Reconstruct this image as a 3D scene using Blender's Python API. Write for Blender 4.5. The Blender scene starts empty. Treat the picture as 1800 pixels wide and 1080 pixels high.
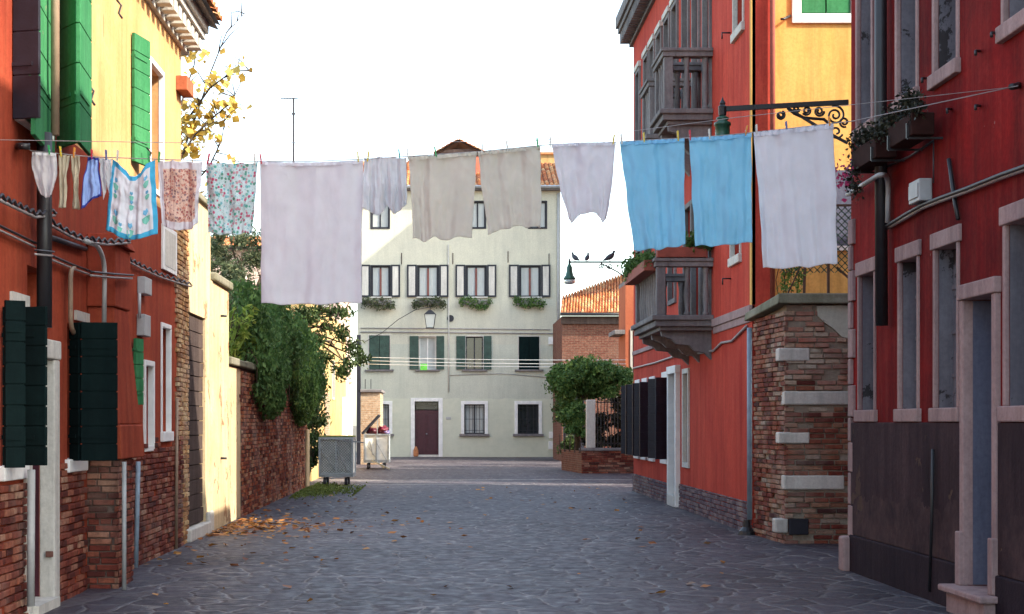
import bpy, bmesh, math, random
import numpy as np
from mathutils import Vector, noise as mnoise
R = math.radians
random.seed(7); RNG = np.random.default_rng(7)
scene = bpy.context.scene
col = scene.collection

# ---------------------------------------------------------------- camera
FPX, U0, V0, CH = 2800.0, 785.0, 742.0, 1.75      # focal length in px, vanishing point, camera height
cd = bpy.data.cameras.new('camera'); cam = bpy.data.objects.new('camera', cd); col.objects.link(cam)
cd.sensor_width = 36; cd.sensor_fit = 'HORIZONTAL'; cd.lens = FPX/1800*36
cd.shift_x = (900-U0)/1800; cd.shift_y = (V0-540)/1800
cd.clip_start = .1; cd.clip_end = 3000
cam.location = (0, 0, CH); cam.rotation_euler = (R(90), 0, 0)
scene.camera = cam
# ---------------------------------------------------------------- light
SD = Vector((1, -.45, .82))                        # towards the sun
w = bpy.data.worlds.new('World'); scene.world = w; w.use_nodes = True
wn = w.node_tree; bg = wn.nodes['Background']
sky = wn.nodes.new('ShaderNodeTexSky'); sky.sky_type = 'NISHITA'; sky.sun_disc = False
sky.sun_elevation = math.asin(SD.normalized().z); sky.sun_rotation = math.atan2(SD.x, SD.y)
sky.air_density = 1.0; sky.dust_density = 1.6; sky.ozone_density = .8
hs_ = wn.nodes.new('ShaderNodeHueSaturation'); hs_.inputs['Saturation'].default_value = .85; hs_.inputs['Value'].default_value = 1.0
tn_ = wn.nodes.new('ShaderNodeMix'); tn_.data_type = 'RGBA'; tn_.blend_type = 'MULTIPLY'; tn_.inputs[0].default_value = 1; tn_.inputs[7].default_value = (1.0,.985,.90,1)
wn.links.new(sky.outputs[0], hs_.inputs['Color']); wn.links.new(hs_.outputs[0], tn_.inputs[6]); wn.links.new(tn_.outputs[2], bg.inputs[0]); bg.inputs[1].default_value = .15
sl = bpy.data.lights.new('sun', 'SUN'); sl.energy = 2.3; sl.angle = R(.5); sl.color = (1, .90, .74)
so = bpy.data.objects.new('sun', sl); col.objects.link(so); so.rotation_euler = (-SD).to_track_quat('-Z', 'Y').to_euler()
scene.view_settings.view_transform = 'Standard'; scene.view_settings.look = 'None'
scene.view_settings.exposure = 2.2; scene.view_settings.gamma = 1

# ---------------------------------------------------------------- mesh helpers
def px(u, v, Y): return Vector(((u-U0)*Y/FPX, Y, CH+(V0-v)*Y/FPX))
def wy(u, X): return X*FPX/(u-U0)                  # depth of a point of the plane x = X seen at column u
def zz(v, Y): return CH+(V0-v)*Y/FPX
class MB:
    def __init__(s): s.v = []; s.f = []
    def poly(s, *p):
        n = len(s.v); s.v += [tuple(q) for q in p]; s.f.append(tuple(range(n, n+len(p))))
    def box(s, x0, x1, y0, y1, z0, z1):
        x0, x1 = min(x0, x1), max(x0, x1); y0, y1 = min(y0, y1), max(y0, y1); z0, z1 = min(z0, z1), max(z0, z1)
        n = len(s.v)
        s.v += [(x0,y0,z0),(x1,y0,z0),(x1,y1,z0),(x0,y1,z0),(x0,y0,z1),(x1,y0,z1),(x1,y1,z1),(x0,y1,z1)]
        s.f += [(n,n+3,n+2,n+1),(n+4,n+5,n+6,n+7),(n,n+1,n+5,n+4),(n+1,n+2,n+6,n+5),(n+2,n+3,n+7,n+6),(n+3,n,n+4,n+7)]
        return s
    def hexa(s, b, t):                             # 4 bottom points, 4 top points
        n = len(s.v); s.v += [tuple(q) for q in b]+[tuple(q) for q in t]
        s.f += [(n,n+3,n+2,n+1),(n+4,n+5,n+6,n+7),(n,n+1,n+5,n+4),(n+1,n+2,n+6,n+5),(n+2,n+3,n+7,n+6),(n+3,n,n+4,n+7)]
        return s
    def bar(s, p, q, w, h=None, up=(0,0,1)):       # rectangular bar from p to q
        p, q = Vector(p), Vector(q); h = h or w; d = (q-p).normalized(); up = Vector(up)
        if abs(d.dot(up)) > .98: up = Vector((0,1,0))
        a = d.cross(up).normalized()*w/2; b = a.cross(d).normalized()*h/2
        return s.hexa([p-a-b,p+a-b,p+a+b,p-a+b],[q-a-b,q+a-b,q+a+b,q-a+b])
    def sweep(s, pts, rad, n=8, sq=(1,1), caps=True):
        pts = [Vector(p) for p in pts]; m = len(pts)
        if not hasattr(rad, '__len__'): rad = [rad]*m
        ref = Vector((0,0,1)); base = len(s.v)
        t0 = (pts[1]-pts[0]).normalized()
        if abs(t0.dot(ref)) > .9: ref = Vector((0,1,0))
        a = t0.cross(ref).normalized()
        for i in range(m):
            t = (pts[min(i+1,m-1)]-pts[max(i-1,0)]).normalized()
            a = (a-t*a.dot(t)).normalized(); b = t.cross(a)
            for k in range(n):
                an = 2*math.pi*k/n
                s.v.append(tuple(pts[i]+a*math.cos(an)*rad[i]*sq[0]+b*math.sin(an)*rad[i]*sq[1]))
        for i in range(m-1):
            for k in range(n):
                k2 = (k+1) % n; s.f.append((base+i*n+k, base+i*n+k2, base+(i+1)*n+k2, base+(i+1)*n+k))
        if caps:
            s.f.append(tuple(base+k for k in reversed(range(n)))); s.f.append(tuple(base+(m-1)*n+k for k in range(n)))
        return s
    def lathe(s, c, prof, n=14):                   # profile [(radius, z)], about vertical axis at c
        c = Vector(c)
        base = len(s.v)
        for r, z in prof:
            for k in range(n):
                an = 2*math.pi*k/n; s.v.append((c.x+r*math.cos(an), c.y+r*math.sin(an), c.z+z))
        m = len(prof)
        for i in range(m-1):
            for k in range(n):
                k2 = (k+1) % n; s.f.append((base+i*n+k, base+i*n+k2, base+(i+1)*n+k2, base+(i+1)*n+k))
        s.f.append(tuple(base+k for k in reversed(range(n)))); s.f.append(tuple(base+(m-1)*n+k for k in range(n)))
        return s
    def build(s, name, m, parent=None, smooth=False, bevel=0, origin=None):
        me = bpy.data.meshes.new(name); V = s.v
        if parent is not None: origin = world_of(parent)
        elif origin is None and V:
            A = np.array(V); origin = ((A[:,0].min()+A[:,0].max())/2, (A[:,1].min()+A[:,1].max())/2, A[:,2].min())
        origin = tuple(origin) if origin is not None else (0,0,0)
        me.from_pydata([(x-origin[0], y-origin[1], z-origin[2]) for x, y, z in V], [], s.f)
        me.update()
        if m: me.materials.append(m)
        if smooth: me.polygons.foreach_set('use_smooth', [True]*len(me.polygons))
        o = bpy.data.objects.new(name, me); col.objects.link(o)
        if parent is not None: o.parent = parent
        else: o.location = origin
        if bevel:
            b = o.modifiers.new('bevel', 'BEVEL'); b.width = bevel; b.segments = 2; b.limit_method = 'ANGLE'
        return o
def world_of(o):
    p = Vector((0,0,0))
    while o is not None: p += o.location; o = o.parent
    return p
def tag(o, label, cat, group=None, kind=None):
    if label: o['label'] = label
    if cat: o['category'] = cat
    if group: o['group'] = group
    if kind: o['kind'] = kind
    return o
def thing(name, label, cat, loc, group=None):
    o = bpy.data.objects.new(name, None); col.objects.link(o); o.location = loc; o.empty_display_size = .3
    return tag(o, label, cat, group)
def struct(o): o['kind'] = 'structure'; return o

class Frame:                                       # a vertical wall plane; a runs along it, out points away from it
    def __init__(s, axis, c, sgn): s.axis, s.c, s.sgn = axis, c, sgn
    def pt(s, a, z, out=0):
        return Vector((s.c+s.sgn*out, a, z)) if s.axis == 'x' else Vector((a, s.c+s.sgn*out, z))
    def box(s, mb, a0, a1, z0, z1, o0, o1):
        p, q = s.pt(a0, z0, o0), s.pt(a1, z1, o1); mb.box(p.x, q.x, p.y, q.y, p.z, q.z)
def wall_panel(mb, F, a0, a1, z0, z1, th, holes):  # slab with rectangular holes and real reveals
    E_ = .006; holes = [(h[0]-E_, h[1]+E_, h[2]-E_, h[3]+E_) for h in holes]
    A = sorted({a0, a1, *[h[0] for h in holes], *[h[1] for h in holes]}); A = [a for a in A if a0 <= a <= a1]
    Z = sorted({z0, z1, *[h[2] for h in holes], *[h[3] for h in holes]}); Z = [z for z in Z if z0 <= z <= z1]
    def hole(a, z): return any(h[0] < a < h[1] and h[2] < z < h[3] for h in holes)
    for i in range(len(A)-1):
        for j in range(len(Z)-1):
            if hole((A[i]+A[i+1])/2, (Z[j]+Z[j+1])/2): continue
            for o in (0, -th):
                mb.poly(F.pt(A[i],Z[j],o), F.pt(A[i+1],Z[j],o), F.pt(A[i+1],Z[j+1],o), F.pt(A[i],Z[j+1],o))
    for b0, b1, c0, c1 in list(holes)+[(a0, a1, z0, z1)]:
        for p, q in (((b0,c0),(b1,c0)),((b1,c0),(b1,c1)),((b1,c1),(b0,c1)),((b0,c1),(b0,c0))):
            mb.poly(F.pt(*p,0), F.pt(*q,0), F.pt(*q,-th), F.pt(*p,-th))
def bricks(mb, F, a0, a1, z0, z1, out=0.0, holes=(), bl=.24, bh=.06, j=.013, depth=.05, jit=.008, miss=.02, ragged=0, mask=None):
    k = 0; z = z0
    while z < z1-.02:
        a = a0-(bl/2 if k % 2 else 0)+random.uniform(-.03,.03); zt = min(z+bh, z1)
        while a < a1:
            L = bl*(random.choice([1,1,1,.5,.75])) ; b0 = max(a, a0)+random.uniform(0,.004); b1 = min(a+L, a1)
            a += L+j
            if b1-b0 < .03 or random.random() < miss: continue
            cz = (z+zt)/2; ca = (b0+b1)/2
            if any(h[0]-.02 < ca < h[1]+.02 and h[2] < cz < h[3] for h in holes): continue
            if mask and not mask(ca, cz): continue
            o = out+random.uniform(-jit, jit); t = random.uniform(-.003,.003)
            p = [F.pt(b0,z+t,-depth), F.pt(b1,z+t,-depth), F.pt(b1,zt+t,-depth), F.pt(b0,zt+t,-depth)]
            c = .006
            q = [F.pt(b0+c,z+t+c,o), F.pt(b1-c,z+t+c,o+random.uniform(-.004,.004)), F.pt(b1-c,zt+t-c,o), F.pt(b0+c,zt+t-c,o)]
            n = len(mb.v); mb.v += [tuple(x) for x in p+q]
            m_ = [F.pt(b0,z+t,o-.006), F.pt(b1,z+t,o-.006), F.pt(b1,zt+t,o-.006), F.pt(b0,zt+t,o-.006)]
            mb.v += [tuple(x) for x in m_]
            mb.f += [(n+4,n+5,n+6,n+7)]
            for e in range(4):
                g = (e+1) % 4; mb.f += [(n+e,n+g,n+8+g,n+8+e),(n+8+e,n+8+g,n+4+g,n+4+e)]
        z += bh+j; k += 1
def leaf_mesh(name, C, size, m, parent=None, elong=1.6, droop=None, var=.5, origin=None):
    C = np.asarray(C, float); n = len(C)
    d = RNG.normal(size=(n,3))
    if droop is not None: d = d*(1-droop)+np.array([0,0,-1.6])*droop
    d /= np.linalg.norm(d, axis=1)[:,None]
    s = np.cross(d, RNG.normal(size=(n,3))); s /= np.linalg.norm(s, axis=1)[:,None]
    nn = np.cross(d, s); L = size*(1+var*RNG.uniform(-1,1,n))[:,None]
    P = np.empty((n,4,3)); P[:,0] = C-d*L/2; P[:,1] = C+s*L/2/elong+nn*L*.12; P[:,2] = C+d*L/2; P[:,3] = C-s*L/2/elong+nn*L*.12
    P = P.reshape(-1,3)
    if parent is not None: origin = world_of(parent)
    elif origin is None: origin = Vector((P[:,0].mean(), P[:,1].mean(), P[:,2].min()))
    P = P-np.array(origin)
    me = bpy.data.meshes.new(name); me.vertices.add(4*n); me.vertices.foreach_set('co', P.ravel())
    me.loops.add(6*n); idx = np.arange(n)[:,None]*4+np.array([0,1,2,0,2,3]); me.loops.foreach_set('vertex_index', idx.ravel().astype(np.int32))
    me.polygons.add(2*n); me.polygons.foreach_set('loop_start', (np.arange(2*n)*3).astype(np.int32))
    me.update(calc_edges=True); me.validate(); me.materials.append(m)
    o = bpy.data.objects.new(name, me); col.objects.link(o)
    if parent is not None: o.parent = parent
    else: o.location = origin
    return o
def blob_pts(c, r, n, shell=.55):
    d = RNG.normal(size=(n,3)); d /= np.linalg.norm(d,axis=1)[:,None]
    t = shell+(1-shell)*RNG.uniform(0,1,n)**.7
    return np.array(c)+d*t[:,None]*np.array(r)*(1+.15*RNG.normal(size=(n,1)))
def clumps(c, r, k, n, cr):                        # k leafy clumps spread through an ellipsoid
    out = []
    cs = blob_pts(c, r, k, .35)
    for q in cs:
        f = random.uniform(.6,1.25); out.append(blob_pts(q, (cr*f,cr*f,cr*f*.75), int(n/k), .2))
    return np.vstack(out)

# ---------------------------------------------------------------- materials
def node(nt, t, inp=None, **pr):
    n = nt.nodes.new('ShaderNode'+t)
    for k, v in pr.items(): setattr(n, k, v)
    for k, v in (inp or {}).items():
        if isinstance(v, bpy.types.NodeSocket): nt.links.new(v, n.inputs[k])
        else: n.inputs[k].default_value = v
    return n
def c4(c): return (*c, 1) if len(c) == 3 else c
def base(name, rough=.85, spec=.3):
    m = bpy.data.materials.new(name); m.use_nodes = True; nt = m.node_tree; b = nt.nodes['Principled BSDF']
    b.inputs['Roughness'].default_value = rough; b.inputs['Specular IOR Level'].default_value = spec
    return m, nt, b
def mix(nt, f, a, b, bt='MIX'):
    n = nt.nodes.new('ShaderNodeMix'); n.data_type = 'RGBA'; n.blend_type = bt
    for i, v in ((0, f), (6, a), (7, b)):
        if isinstance(v, bpy.types.NodeSocket): nt.links.new(v, n.inputs[i])
        else: n.inputs[i].default_value = v if i == 0 else c4(v)
    return n.outputs[2]
def ramp(nt, f, stops, interp='LINEAR'):
    n = nt.nodes.new('ShaderNodeValToRGB'); nt.links.new(f, n.inputs[0]); r = n.color_ramp; r.interpolation = interp
    while len(r.elements) < len(stops): r.elements.new(.5)
    for e, (p, c) in zip(r.elements, stops): e.position = p; e.color = c4(c) if hasattr(c, '__len__') else (c,c,c,1)
    return n.outputs[0]
def pos(nt, scale=(1,1,1), loc=(0,0,0)):
    g = nt.nodes.new('ShaderNodeNewGeometry')
    return node(nt, 'Mapping', {'Vector': g.outputs['Position'], 'Scale': scale, 'Location': loc}).outputs[0]
def noise(nt, vec, scale, detail=5, rough=.6, dist=0):
    return node(nt, 'TexNoise', {'Vector': vec, 'Scale': scale, 'Detail': detail, 'Roughness': rough, 'Distortion': dist}).outputs['Fac']
def math_(nt, op, a, b=0, clamp=False):
    n = nt.nodes.new('ShaderNodeMath'); n.operation = op; n.use_clamp = clamp
    for i, v in ((0, a), (1, b)):
        if isinstance(v, bpy.types.NodeSocket): nt.links.new(v, n.inputs[i])
        else: n.inputs[i].default_value = v
    return n.outputs[0]
def zpos(nt):
    g = nt.nodes.new('ShaderNodeNewGeometry'); s = nt.nodes.new('ShaderNodeSeparateXYZ'); nt.links.new(g.outputs['Position'], s.inputs[0]); return s.outputs
def bump(nt, b, h, strength=.4, dist=.02):
    n = node(nt, 'Bump', {'Height': h, 'Strength': strength, 'Distance': dist}); nt.links.new(n.outputs[0], b.inputs['Normal'])
def simple(name, c, rough=.6, spec=.4, metal=0, var=.25, scale=6, bmp=.15):
    m, nt, b = base(name, rough, spec); p = pos(nt)
    n = noise(nt, p, scale, 6, .65)
    cc = ramp(nt, n, [(.3, tuple(x*(1-var) for x in c)), (.7, tuple(min(1, x*(1+var)) for x in c))])
    nt.links.new(cc, b.inputs['Base Color']); b.inputs['Metallic'].default_value = metal
    if bmp: bump(nt, b, noise(nt, p, scale*7, 4), bmp, .01)
    return m
def plaster(name, c, dark, pale, peel=None, peel_t=.66, bands=None, low=None, bmp=.35, seed=0, peelmax=99, streak=.7):
    """painted render: large tonal drift, vertical streaks, pale abrasions; bands = colour zones painted by height"""
    m, nt, b = base(name, .9, .06); p = pos(nt, loc=(seed*3.1, seed*1.7, seed)); st = pos(nt, (2.2,2.2,.22), (seed,0,0))
    z = zpos(nt); f = zz_ = None
    colr = mix(nt, ramp(nt, noise(nt, p, .7, 6, .65), [(.35, 0), (.68, 1)]), dark, c)
    if bands:                                      # [(z, colour, darker colour, edge wobble)] above z
        for zb, cb, cdk, wob in bands:
            cb_ = mix(nt, ramp(nt, noise(nt, p, .9, 5), [(.35,0),(.65,1)]), cdk, cb)
            h = math_(nt, 'ADD', z[2], math_(nt, 'MULTIPLY', math_(nt, 'SUBTRACT', noise(nt, p, 1.6, 7, .7), .5), wob))
            k = math_(nt, 'GREATER_THAN', h, zb)
            colr = mix(nt, k, colr, cb_)
    s = ramp(nt, noise(nt, st, 2.4, 7, .7), [(.45, 0), (.78, .75*streak)])
    colr = mix(nt, s, colr, mix(nt, .45, colr, pale))
    s2 = ramp(nt, noise(nt, pos(nt, (3,3,.3), (5,seed,0)), 1.7, 6, .7), [(.45, 0), (.72, .95*streak)])
    colr = mix(nt, s2, colr, mix(nt, .7, colr, tuple(x*.35 for x in dark)))
    fine = noise(nt, p, 22, 5, .7)
    colr = mix(nt, ramp(nt, fine, [(.3,.35),(.62,0)]), colr, tuple(x*.5 for x in dark))
    h = fine
    if low:                                        # damp, bare lower zone with ragged edge
        zl, cl, cl2, wob = low
        hh = math_(nt, 'ADD', z[2], math_(nt, 'MULTIPLY', math_(nt, 'SUBTRACT', noise(nt, p, 1.3, 8, .7), .5), wob))
        k = math_(nt, 'LESS_THAN', hh, zl)
        colr = mix(nt, k, colr, mix(nt, ramp(nt, noise(nt, p, 2.5, 7, .7), [(.35,0),(.65,1)]), cl, cl2))
    if peel:
        pn = noise(nt, p, 1.5, 9, .68, .3)
        k = ramp(nt, pn, [(peel_t, 0), (peel_t+.012, 1)])
        if peelmax < 90: k = mix(nt, math_(nt, 'LESS_THAN', z[2], peelmax), (0,0,0), k)
        colr = mix(nt, k, colr, mix(nt, noise(nt, p, 9, 5), peel, tuple(x*.5 for x in peel)))
        h = math_(nt, 'SUBTRACT', math_(nt, 'MULTIPLY', fine, .4), k)
    nt.links.new(colr, b.inputs['Base Color']); bump(nt, b, math_(nt, 'ADD', h, math_(nt, 'MULTIPLY', noise(nt, p, 3.5, 4), 1.5)), bmp, .012)
    return m
def brick_mat(name, stops, mortar_dust=.3, seed=0):
    m, nt, b = base(name, .92, .15); g = nt.nodes.new('ShaderNodeNewGeometry'); p = pos(nt, loc=(seed,seed,seed))
    cc = ramp(nt, g.outputs['Random Per Island'], stops)
    cc = mix(nt, ramp(nt, noise(nt, p, 14, 6, .7), [(.35,.55),(.6,0)]), cc, (.05,.02,.018))
    cc = mix(nt, ramp(nt, noise(nt, p, 1.1, 6, .6), [(.48,0),(.66,mortar_dust)]), cc, (.5,.42,.34))
    nt.links.new(cc, b.inputs['Base Color']); bump(nt, b, noise(nt, p, 40, 5, .7), .6, .01); return m
def brick_tex(name, c1, c2, mortar, seed=0, bw=.25, bh=.075, dust=.4):
    """brickwork as a texture, for walls small in the picture"""
    m, nt, b = base(name, .92, .15); g = nt.nodes.new('ShaderNodeNewGeometry')
    s = nt.nodes.new('ShaderNodeSeparateXYZ'); nt.links.new(g.outputs['Position'], s.inputs[0])
    n = nt.nodes.new('ShaderNodeSeparateXYZ'); nt.links.new(g.outputs['Normal'], n.inputs[0])
    k = math_(nt, 'GREATER_THAN', math_(nt, 'ABSOLUTE', n.outputs[0]), .6)
    u = math_(nt, 'ADD', math_(nt, 'MULTIPLY', s.outputs[1], k), math_(nt, 'MULTIPLY', s.outputs[0], math_(nt, 'SUBTRACT', 1, k)))
    v = node(nt, 'CombineXYZ', {0: u, 1: s.outputs[2], 2: 0.0}).outputs[0]
    p = pos(nt, loc=(seed,0,0))
    br = node(nt, 'TexBrick', {'Vector': v, 'Color1': c4(c1), 'Color2': c4(c2), 'Mortar': c4(mortar), 'Scale': 1.0, 'Mortar Size': .012, 'Bias': -.1, 'Brick Width': bw, 'Row Height': bh})
    cc = mix(nt, ramp(nt, noise(nt, p, 9, 6, .7), [(.35,.6),(.62,0)]), br.outputs[0], tuple(x*.25 for x in c1))
    cc = mix(nt, ramp(nt, noise(nt, p, .8, 6), [(.45,0),(.68,dust)]), cc, mortar)
    nt.links.new(cc, b.inputs['Base Color']); bump(nt, b, math_(nt, 'SUBTRACT', noise(nt, p, 30, 4), br.outputs['Fac']), .6, .015); return m
def leaf_mat(name, stops, trans=.3):
    m, nt, b = base(name, .6, .3); g = nt.nodes.new('ShaderNodeNewGeometry')
    cc = ramp(nt, g.outputs['Random Per Island'], stops)
    cc = mix(nt, ramp(nt, noise(nt, pos(nt), 1.5, 3), [(.4,.45),(.6,0)]), cc, tuple(x*.45 for x in stops[0][1]))
    nt.links.new(cc, b.inputs['Base Color'])
    t = node(nt, 'BsdfTranslucent', {'Color': cc}); mx = node(nt, 'MixShader', {0: trans, 1: b.outputs[0], 2: t.outputs[0]})
    nt.links.new(mx.outputs[0], nt.nodes['Material Output'].inputs[0]); return m
def fabric(name, c, colf=None, trans=.35, stripe=0):
    m, nt, b = base(name, .95, .1)
    uv = node(nt, 'UVMap').outputs[0]
    cc = colf(nt, uv) if colf else None
    n = noise(nt, pos(nt), 5, 4)
    if cc is None: cc = mix(nt, ramp(nt, n, [(.35,.5),(.65,0)]), c, tuple(x*.88 for x in c))
    nt.links.new(cc, b.inputs['Base Color'])
    wv = node(nt, 'TexNoise', {'Vector': node(nt,'Mapping',{'Vector':uv,'Scale':(26,2.2,1)}).outputs[0], 'Scale': 1.0, 'Detail': 5.0}).outputs['Fac']
    w2 = noise(nt, pos(nt, (1,1,.8)), 11, 5, .65, .6); rd = math_(nt,'ABSOLUTE',math_(nt,'SUBTRACT',noise(nt, pos(nt,(1,1,.6)), 3.2, 3, .5, 1.2),.5))
    bump(nt, b, math_(nt, 'ADD', math_(nt,'MULTIPLY',wv,.5), math_(nt,'ADD',w2,math_(nt,'MULTIPLY',math_(nt,'MINIMUM',rd,.08),-7))), .4, .02)
    t = node(nt, 'BsdfTranslucent', {'Color': cc}); mx = node(nt, 'MixShader', {0: trans, 1: b.outputs[0], 2: t.outputs[0]})
    nt.links.new(mx.outputs[0], nt.nodes['Material Output'].inputs[0]); return m

M = {}
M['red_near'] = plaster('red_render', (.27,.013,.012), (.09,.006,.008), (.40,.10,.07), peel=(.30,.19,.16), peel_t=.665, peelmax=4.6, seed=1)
M['plinth_near'] = plaster('grey_brown_render', (.075,.045,.050), (.030,.019,.024), (.16,.10,.09), seed=2, bmp=.7, peel=(.12,.075,.06), peel_t=.64, low=(.95,(.034,.022,.026),(.085,.052,.052),.7))
M['plinth_low'] = plaster('dark_damp_render', (.045,.03,.037), (.025,.018,.025), (.08,.055,.055), seed=3, bmp=.6)
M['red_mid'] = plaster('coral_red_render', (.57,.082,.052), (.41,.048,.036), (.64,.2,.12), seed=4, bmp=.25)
M['left'] = plaster('orange_red_render', (.38,.072,.035), (.26,.045,.026), (.52,.2,.1), seed=5, peel=(.36,.2,.13), peel_t=.71, low=None)
M['left_yellow'] = plaster('ochre_yellow_render', (.66,.39,.19), (.57,.30,.12), (.7,.46,.22), seed=6, bmp=.25)
M['yellow'] = plaster('sunny_yellow_render', (.76,.46,.15), (.68,.38,.11), (.8,.54,.24), seed=7, bmp=.15)
M['cream'] = plaster('pale_grey_green_render', (.58,.59,.49), (.50,.52,.44), (.66,.65,.54), seed=8, bmp=.25, streak=.3, peel=(.17,.17,.15), peel_t=.70, peelmax=3.2, bands=[(5.6,(.60,.585,.47),(.53,.52,.43),.2)], low=(2.9,(.50,.52,.42),(.57,.58,.47),.35))
M['cream2'] = plaster('sun_bleached_render', (.72,.58,.36), (.56,.41,.24), (.74,.64,.46), seed=9, peel=(.42,.25,.14), peel_t=.585, bmp=.5)
M['yellow_far'] = plaster('pale_yellow_render', (.62,.46,.22), (.50,.33,.14), (.66,.54,.34), seed=10, peel=(.42,.2,.1), peel_t=.6, peelmax=2.6)
M['orange'] = plaster('orange_render', (.48,.16,.08), (.38,.11,.06), (.55,.26,.15), seed=11)
M['pinkish'] = plaster('faded_pink_render', (.66,.5,.42), (.55,.38,.32), (.7,.6,.5), seed=12)
M['stone'] = plaster('pale_stone', (.70,.67,.60), (.52,.50,.46), (.78,.76,.7), seed=13, bmp=.4)
M['stone_pink'] = plaster('pinkish_stone', (.44,.31,.29), (.29,.2,.2), (.56,.45,.42), seed=14, bmp=.4)
M['stone_grey'] = plaster('weathered_grey_stone', (.27,.25,.245), (.15,.14,.145), (.42,.39,.37), seed=15, bmp=.6)
M['stone_moss'] = plaster('mossy_coping_stone', (.30,.28,.22), (.18,.18,.12), (.4,.38,.3), seed=16, bmp=.7)
M['white'] = simple('white_paint', (.72,.72,.70), .6, var=.12, scale=4)
M['boarded'] = plaster('whitewashed_board', (.24,.23,.26), (.14,.135,.16), (.4,.38,.39), seed=17, peel=(.07,.065,.07), peel_t=.57)
M['doorgrey'] = plaster('slate_blue_door_board', (.15,.16,.22), (.10,.11,.16), (.25,.25,.32), seed=18)
M['mortar'] = plaster('lime_mortar', (.40,.35,.28), (.27,.22,.17), (.5,.45,.37), seed=19, bmp=.8)
M['mortar_dark'] = plaster('sooty_mortar', (.17,.12,.1), (.1,.07,.06), (.26,.2,.17), seed=20, bmp=.8)
M['brick_red'] = brick_mat('old_red_brick', [(0,(.06,.018,.016)),(.3,(.15,.032,.022)),(.6,(.23,.055,.034)),(.85,(.29,.10,.06)),(1,(.38,.22,.15))], .2, 1)
M['brick_mixed'] = brick_mat('weathered_mixed_brick', [(0,(.07,.03,.028)),(.3,(.20,.045,.03)),(.6,(.28,.085,.05)),(.85,(.34,.18,.11)),(1,(.36,.29,.23))], .3, 2)
M['brick_sunlit'] = brick_mat('sun_tinted_brick', [(0,(.08,.025,.018)),(.3,(.22,.05,.026)),(.6,(.34,.09,.04)),(.85,(.42,.17,.08)),(1,(.46,.28,.17))], .3, 8)  # red brick made brighter and warmer: sunlight put into the colour
M['brick_pale'] = brick_mat('pale_worn_brick', [(0,(.16,.06,.045)),(.25,(.34,.08,.05)),(.5,(.42,.18,.11)),(.75,(.46,.32,.22)),(1,(.42,.37,.3))], .5, 7)
M['brick_dark'] = brick_mat('sooty_brick', [(0,(.06,.03,.035)),(.4,(.13,.05,.045)),(.8,(.2,.08,.06)),(1,(.27,.15,.12))], .2, 3)
M['brick_purple'] = brick_mat('grey_purple_brick', [(0,(.09,.07,.09)),(.5,(.15,.11,.13)),(1,(.24,.18,.18))], .3, 4)
M['brick_ochre'] = brick_mat('ochre_brick', [(0,(.2,.09,.04)),(.4,(.42,.2,.08)),(.8,(.55,.34,.15)),(1,(.6,.45,.25))], .4, 5)
M['brick_far'] = brick_tex('red_brick_wall', (.13,.04,.028), (.19,.075,.05), (.18,.12,.09), 1)
M['brick_tan'] = brick_tex('tan_brick_wall', (.42,.26,.15), (.5,.34,.22), (.5,.42,.32), 2)
M['green'] = plaster('green_shutter_paint', (.06,.25,.10), (.035,.17,.07), (.16,.38,.22), peel=(.28,.30,.2), peel_t=.69, bmp=.3, seed=31)
M['green_dark'] = plaster('dark_green_shutter_paint', (.006,.017,.017), (.004,.009,.01), (.02,.035,.032), peel=(.05,.06,.05), peel_t=.72, bmp=.3, seed=32)
M['green_far'] = simple('faded_dark_green_paint', (.03,.065,.05), .6, var=.35, scale=5)
M['navy'] = simple('blackish_blue_paint', (.012,.013,.022), .5, var=.3)
M['black_iron'] = simple('black_iron', (.015,.015,.018), .45, .5, var=.3)
M['lamp_green'] = simple('bottle_green_metal', (.015,.075,.045), .4, .5, var=.3)
M['greymetal'] = simple('galvanised_metal', (.33,.36,.38), .45, .5, .6, var=.25, scale=8)
M['pvc'] = simple('grey_plastic_pipe', (.36,.37,.37), .5, var=.15)
M['pvc_brown'] = simple('brown_pipe', (.27,.19,.13), .5, var=.2)
M['pvc_blue'] = simple('blue_grey_pipe', (.22,.29,.36), .5, var=.2)
M['cable'] = simple('black_cable', (.03,.028,.035), .5, var=.2)
M['cable_grey'] = simple('grey_cable', (.3,.28,.28), .5, var=.2)
M['wood_old'] = plaster('weathered_grey_planks', (.11,.08,.07), (.055,.04,.038), (.26,.21,.18), seed=21, bmp=.8)
M['wood_door'] = simple('maroon_door_paint', (.055,.012,.02), .45, var=.3)
M['dark_in'] = simple('dark_interior', (.01,.01,.014), .9, .1, var=.2)
M['curtain'] = fabric('white_curtain', (.5,.53,.52), trans=.1)
M['tile'] = brick_mat('terracotta_tile', [(0,(.38,.11,.04)),(.4,(.55,.19,.07)),(.8,(.66,.3,.12)),(1,(.6,.38,.2))], .2, 6)
M['bark'] = plaster('rough_bark', (.10,.07,.05), (.05,.035,.025), (.2,.15,.1), seed=22, bmp=1)
M['leaf_ivy'] = leaf_mat('ivy_leaf', [(0,(.055,.12,.03)),(.6,(.095,.19,.05)),(1,(.19,.30,.08))])
M['leaf_ivy2'] = leaf_mat('bright_ivy_leaf', [(0,(.11,.20,.04)),(.6,(.17,.29,.06)),(1,(.27,.38,.09))])
M['leaf_olive'] = leaf_mat('olive_leaf', [(0,(.05,.075,.035)),(.6,(.10,.13,.06)),(1,(.2,.2,.1))])
M['leaf_yellow'] = leaf_mat('yellow_autumn_leaf', [(0,(.45,.25,.04)),(.35,(.68,.45,.08)),(1,(.8,.65,.2))], .4)
M['leaf_lime'] = leaf_mat('yellow_green_leaf', [(0,(.14,.22,.03)),(.5,(.28,.38,.06)),(1,(.45,.48,.1))], .4)
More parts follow.
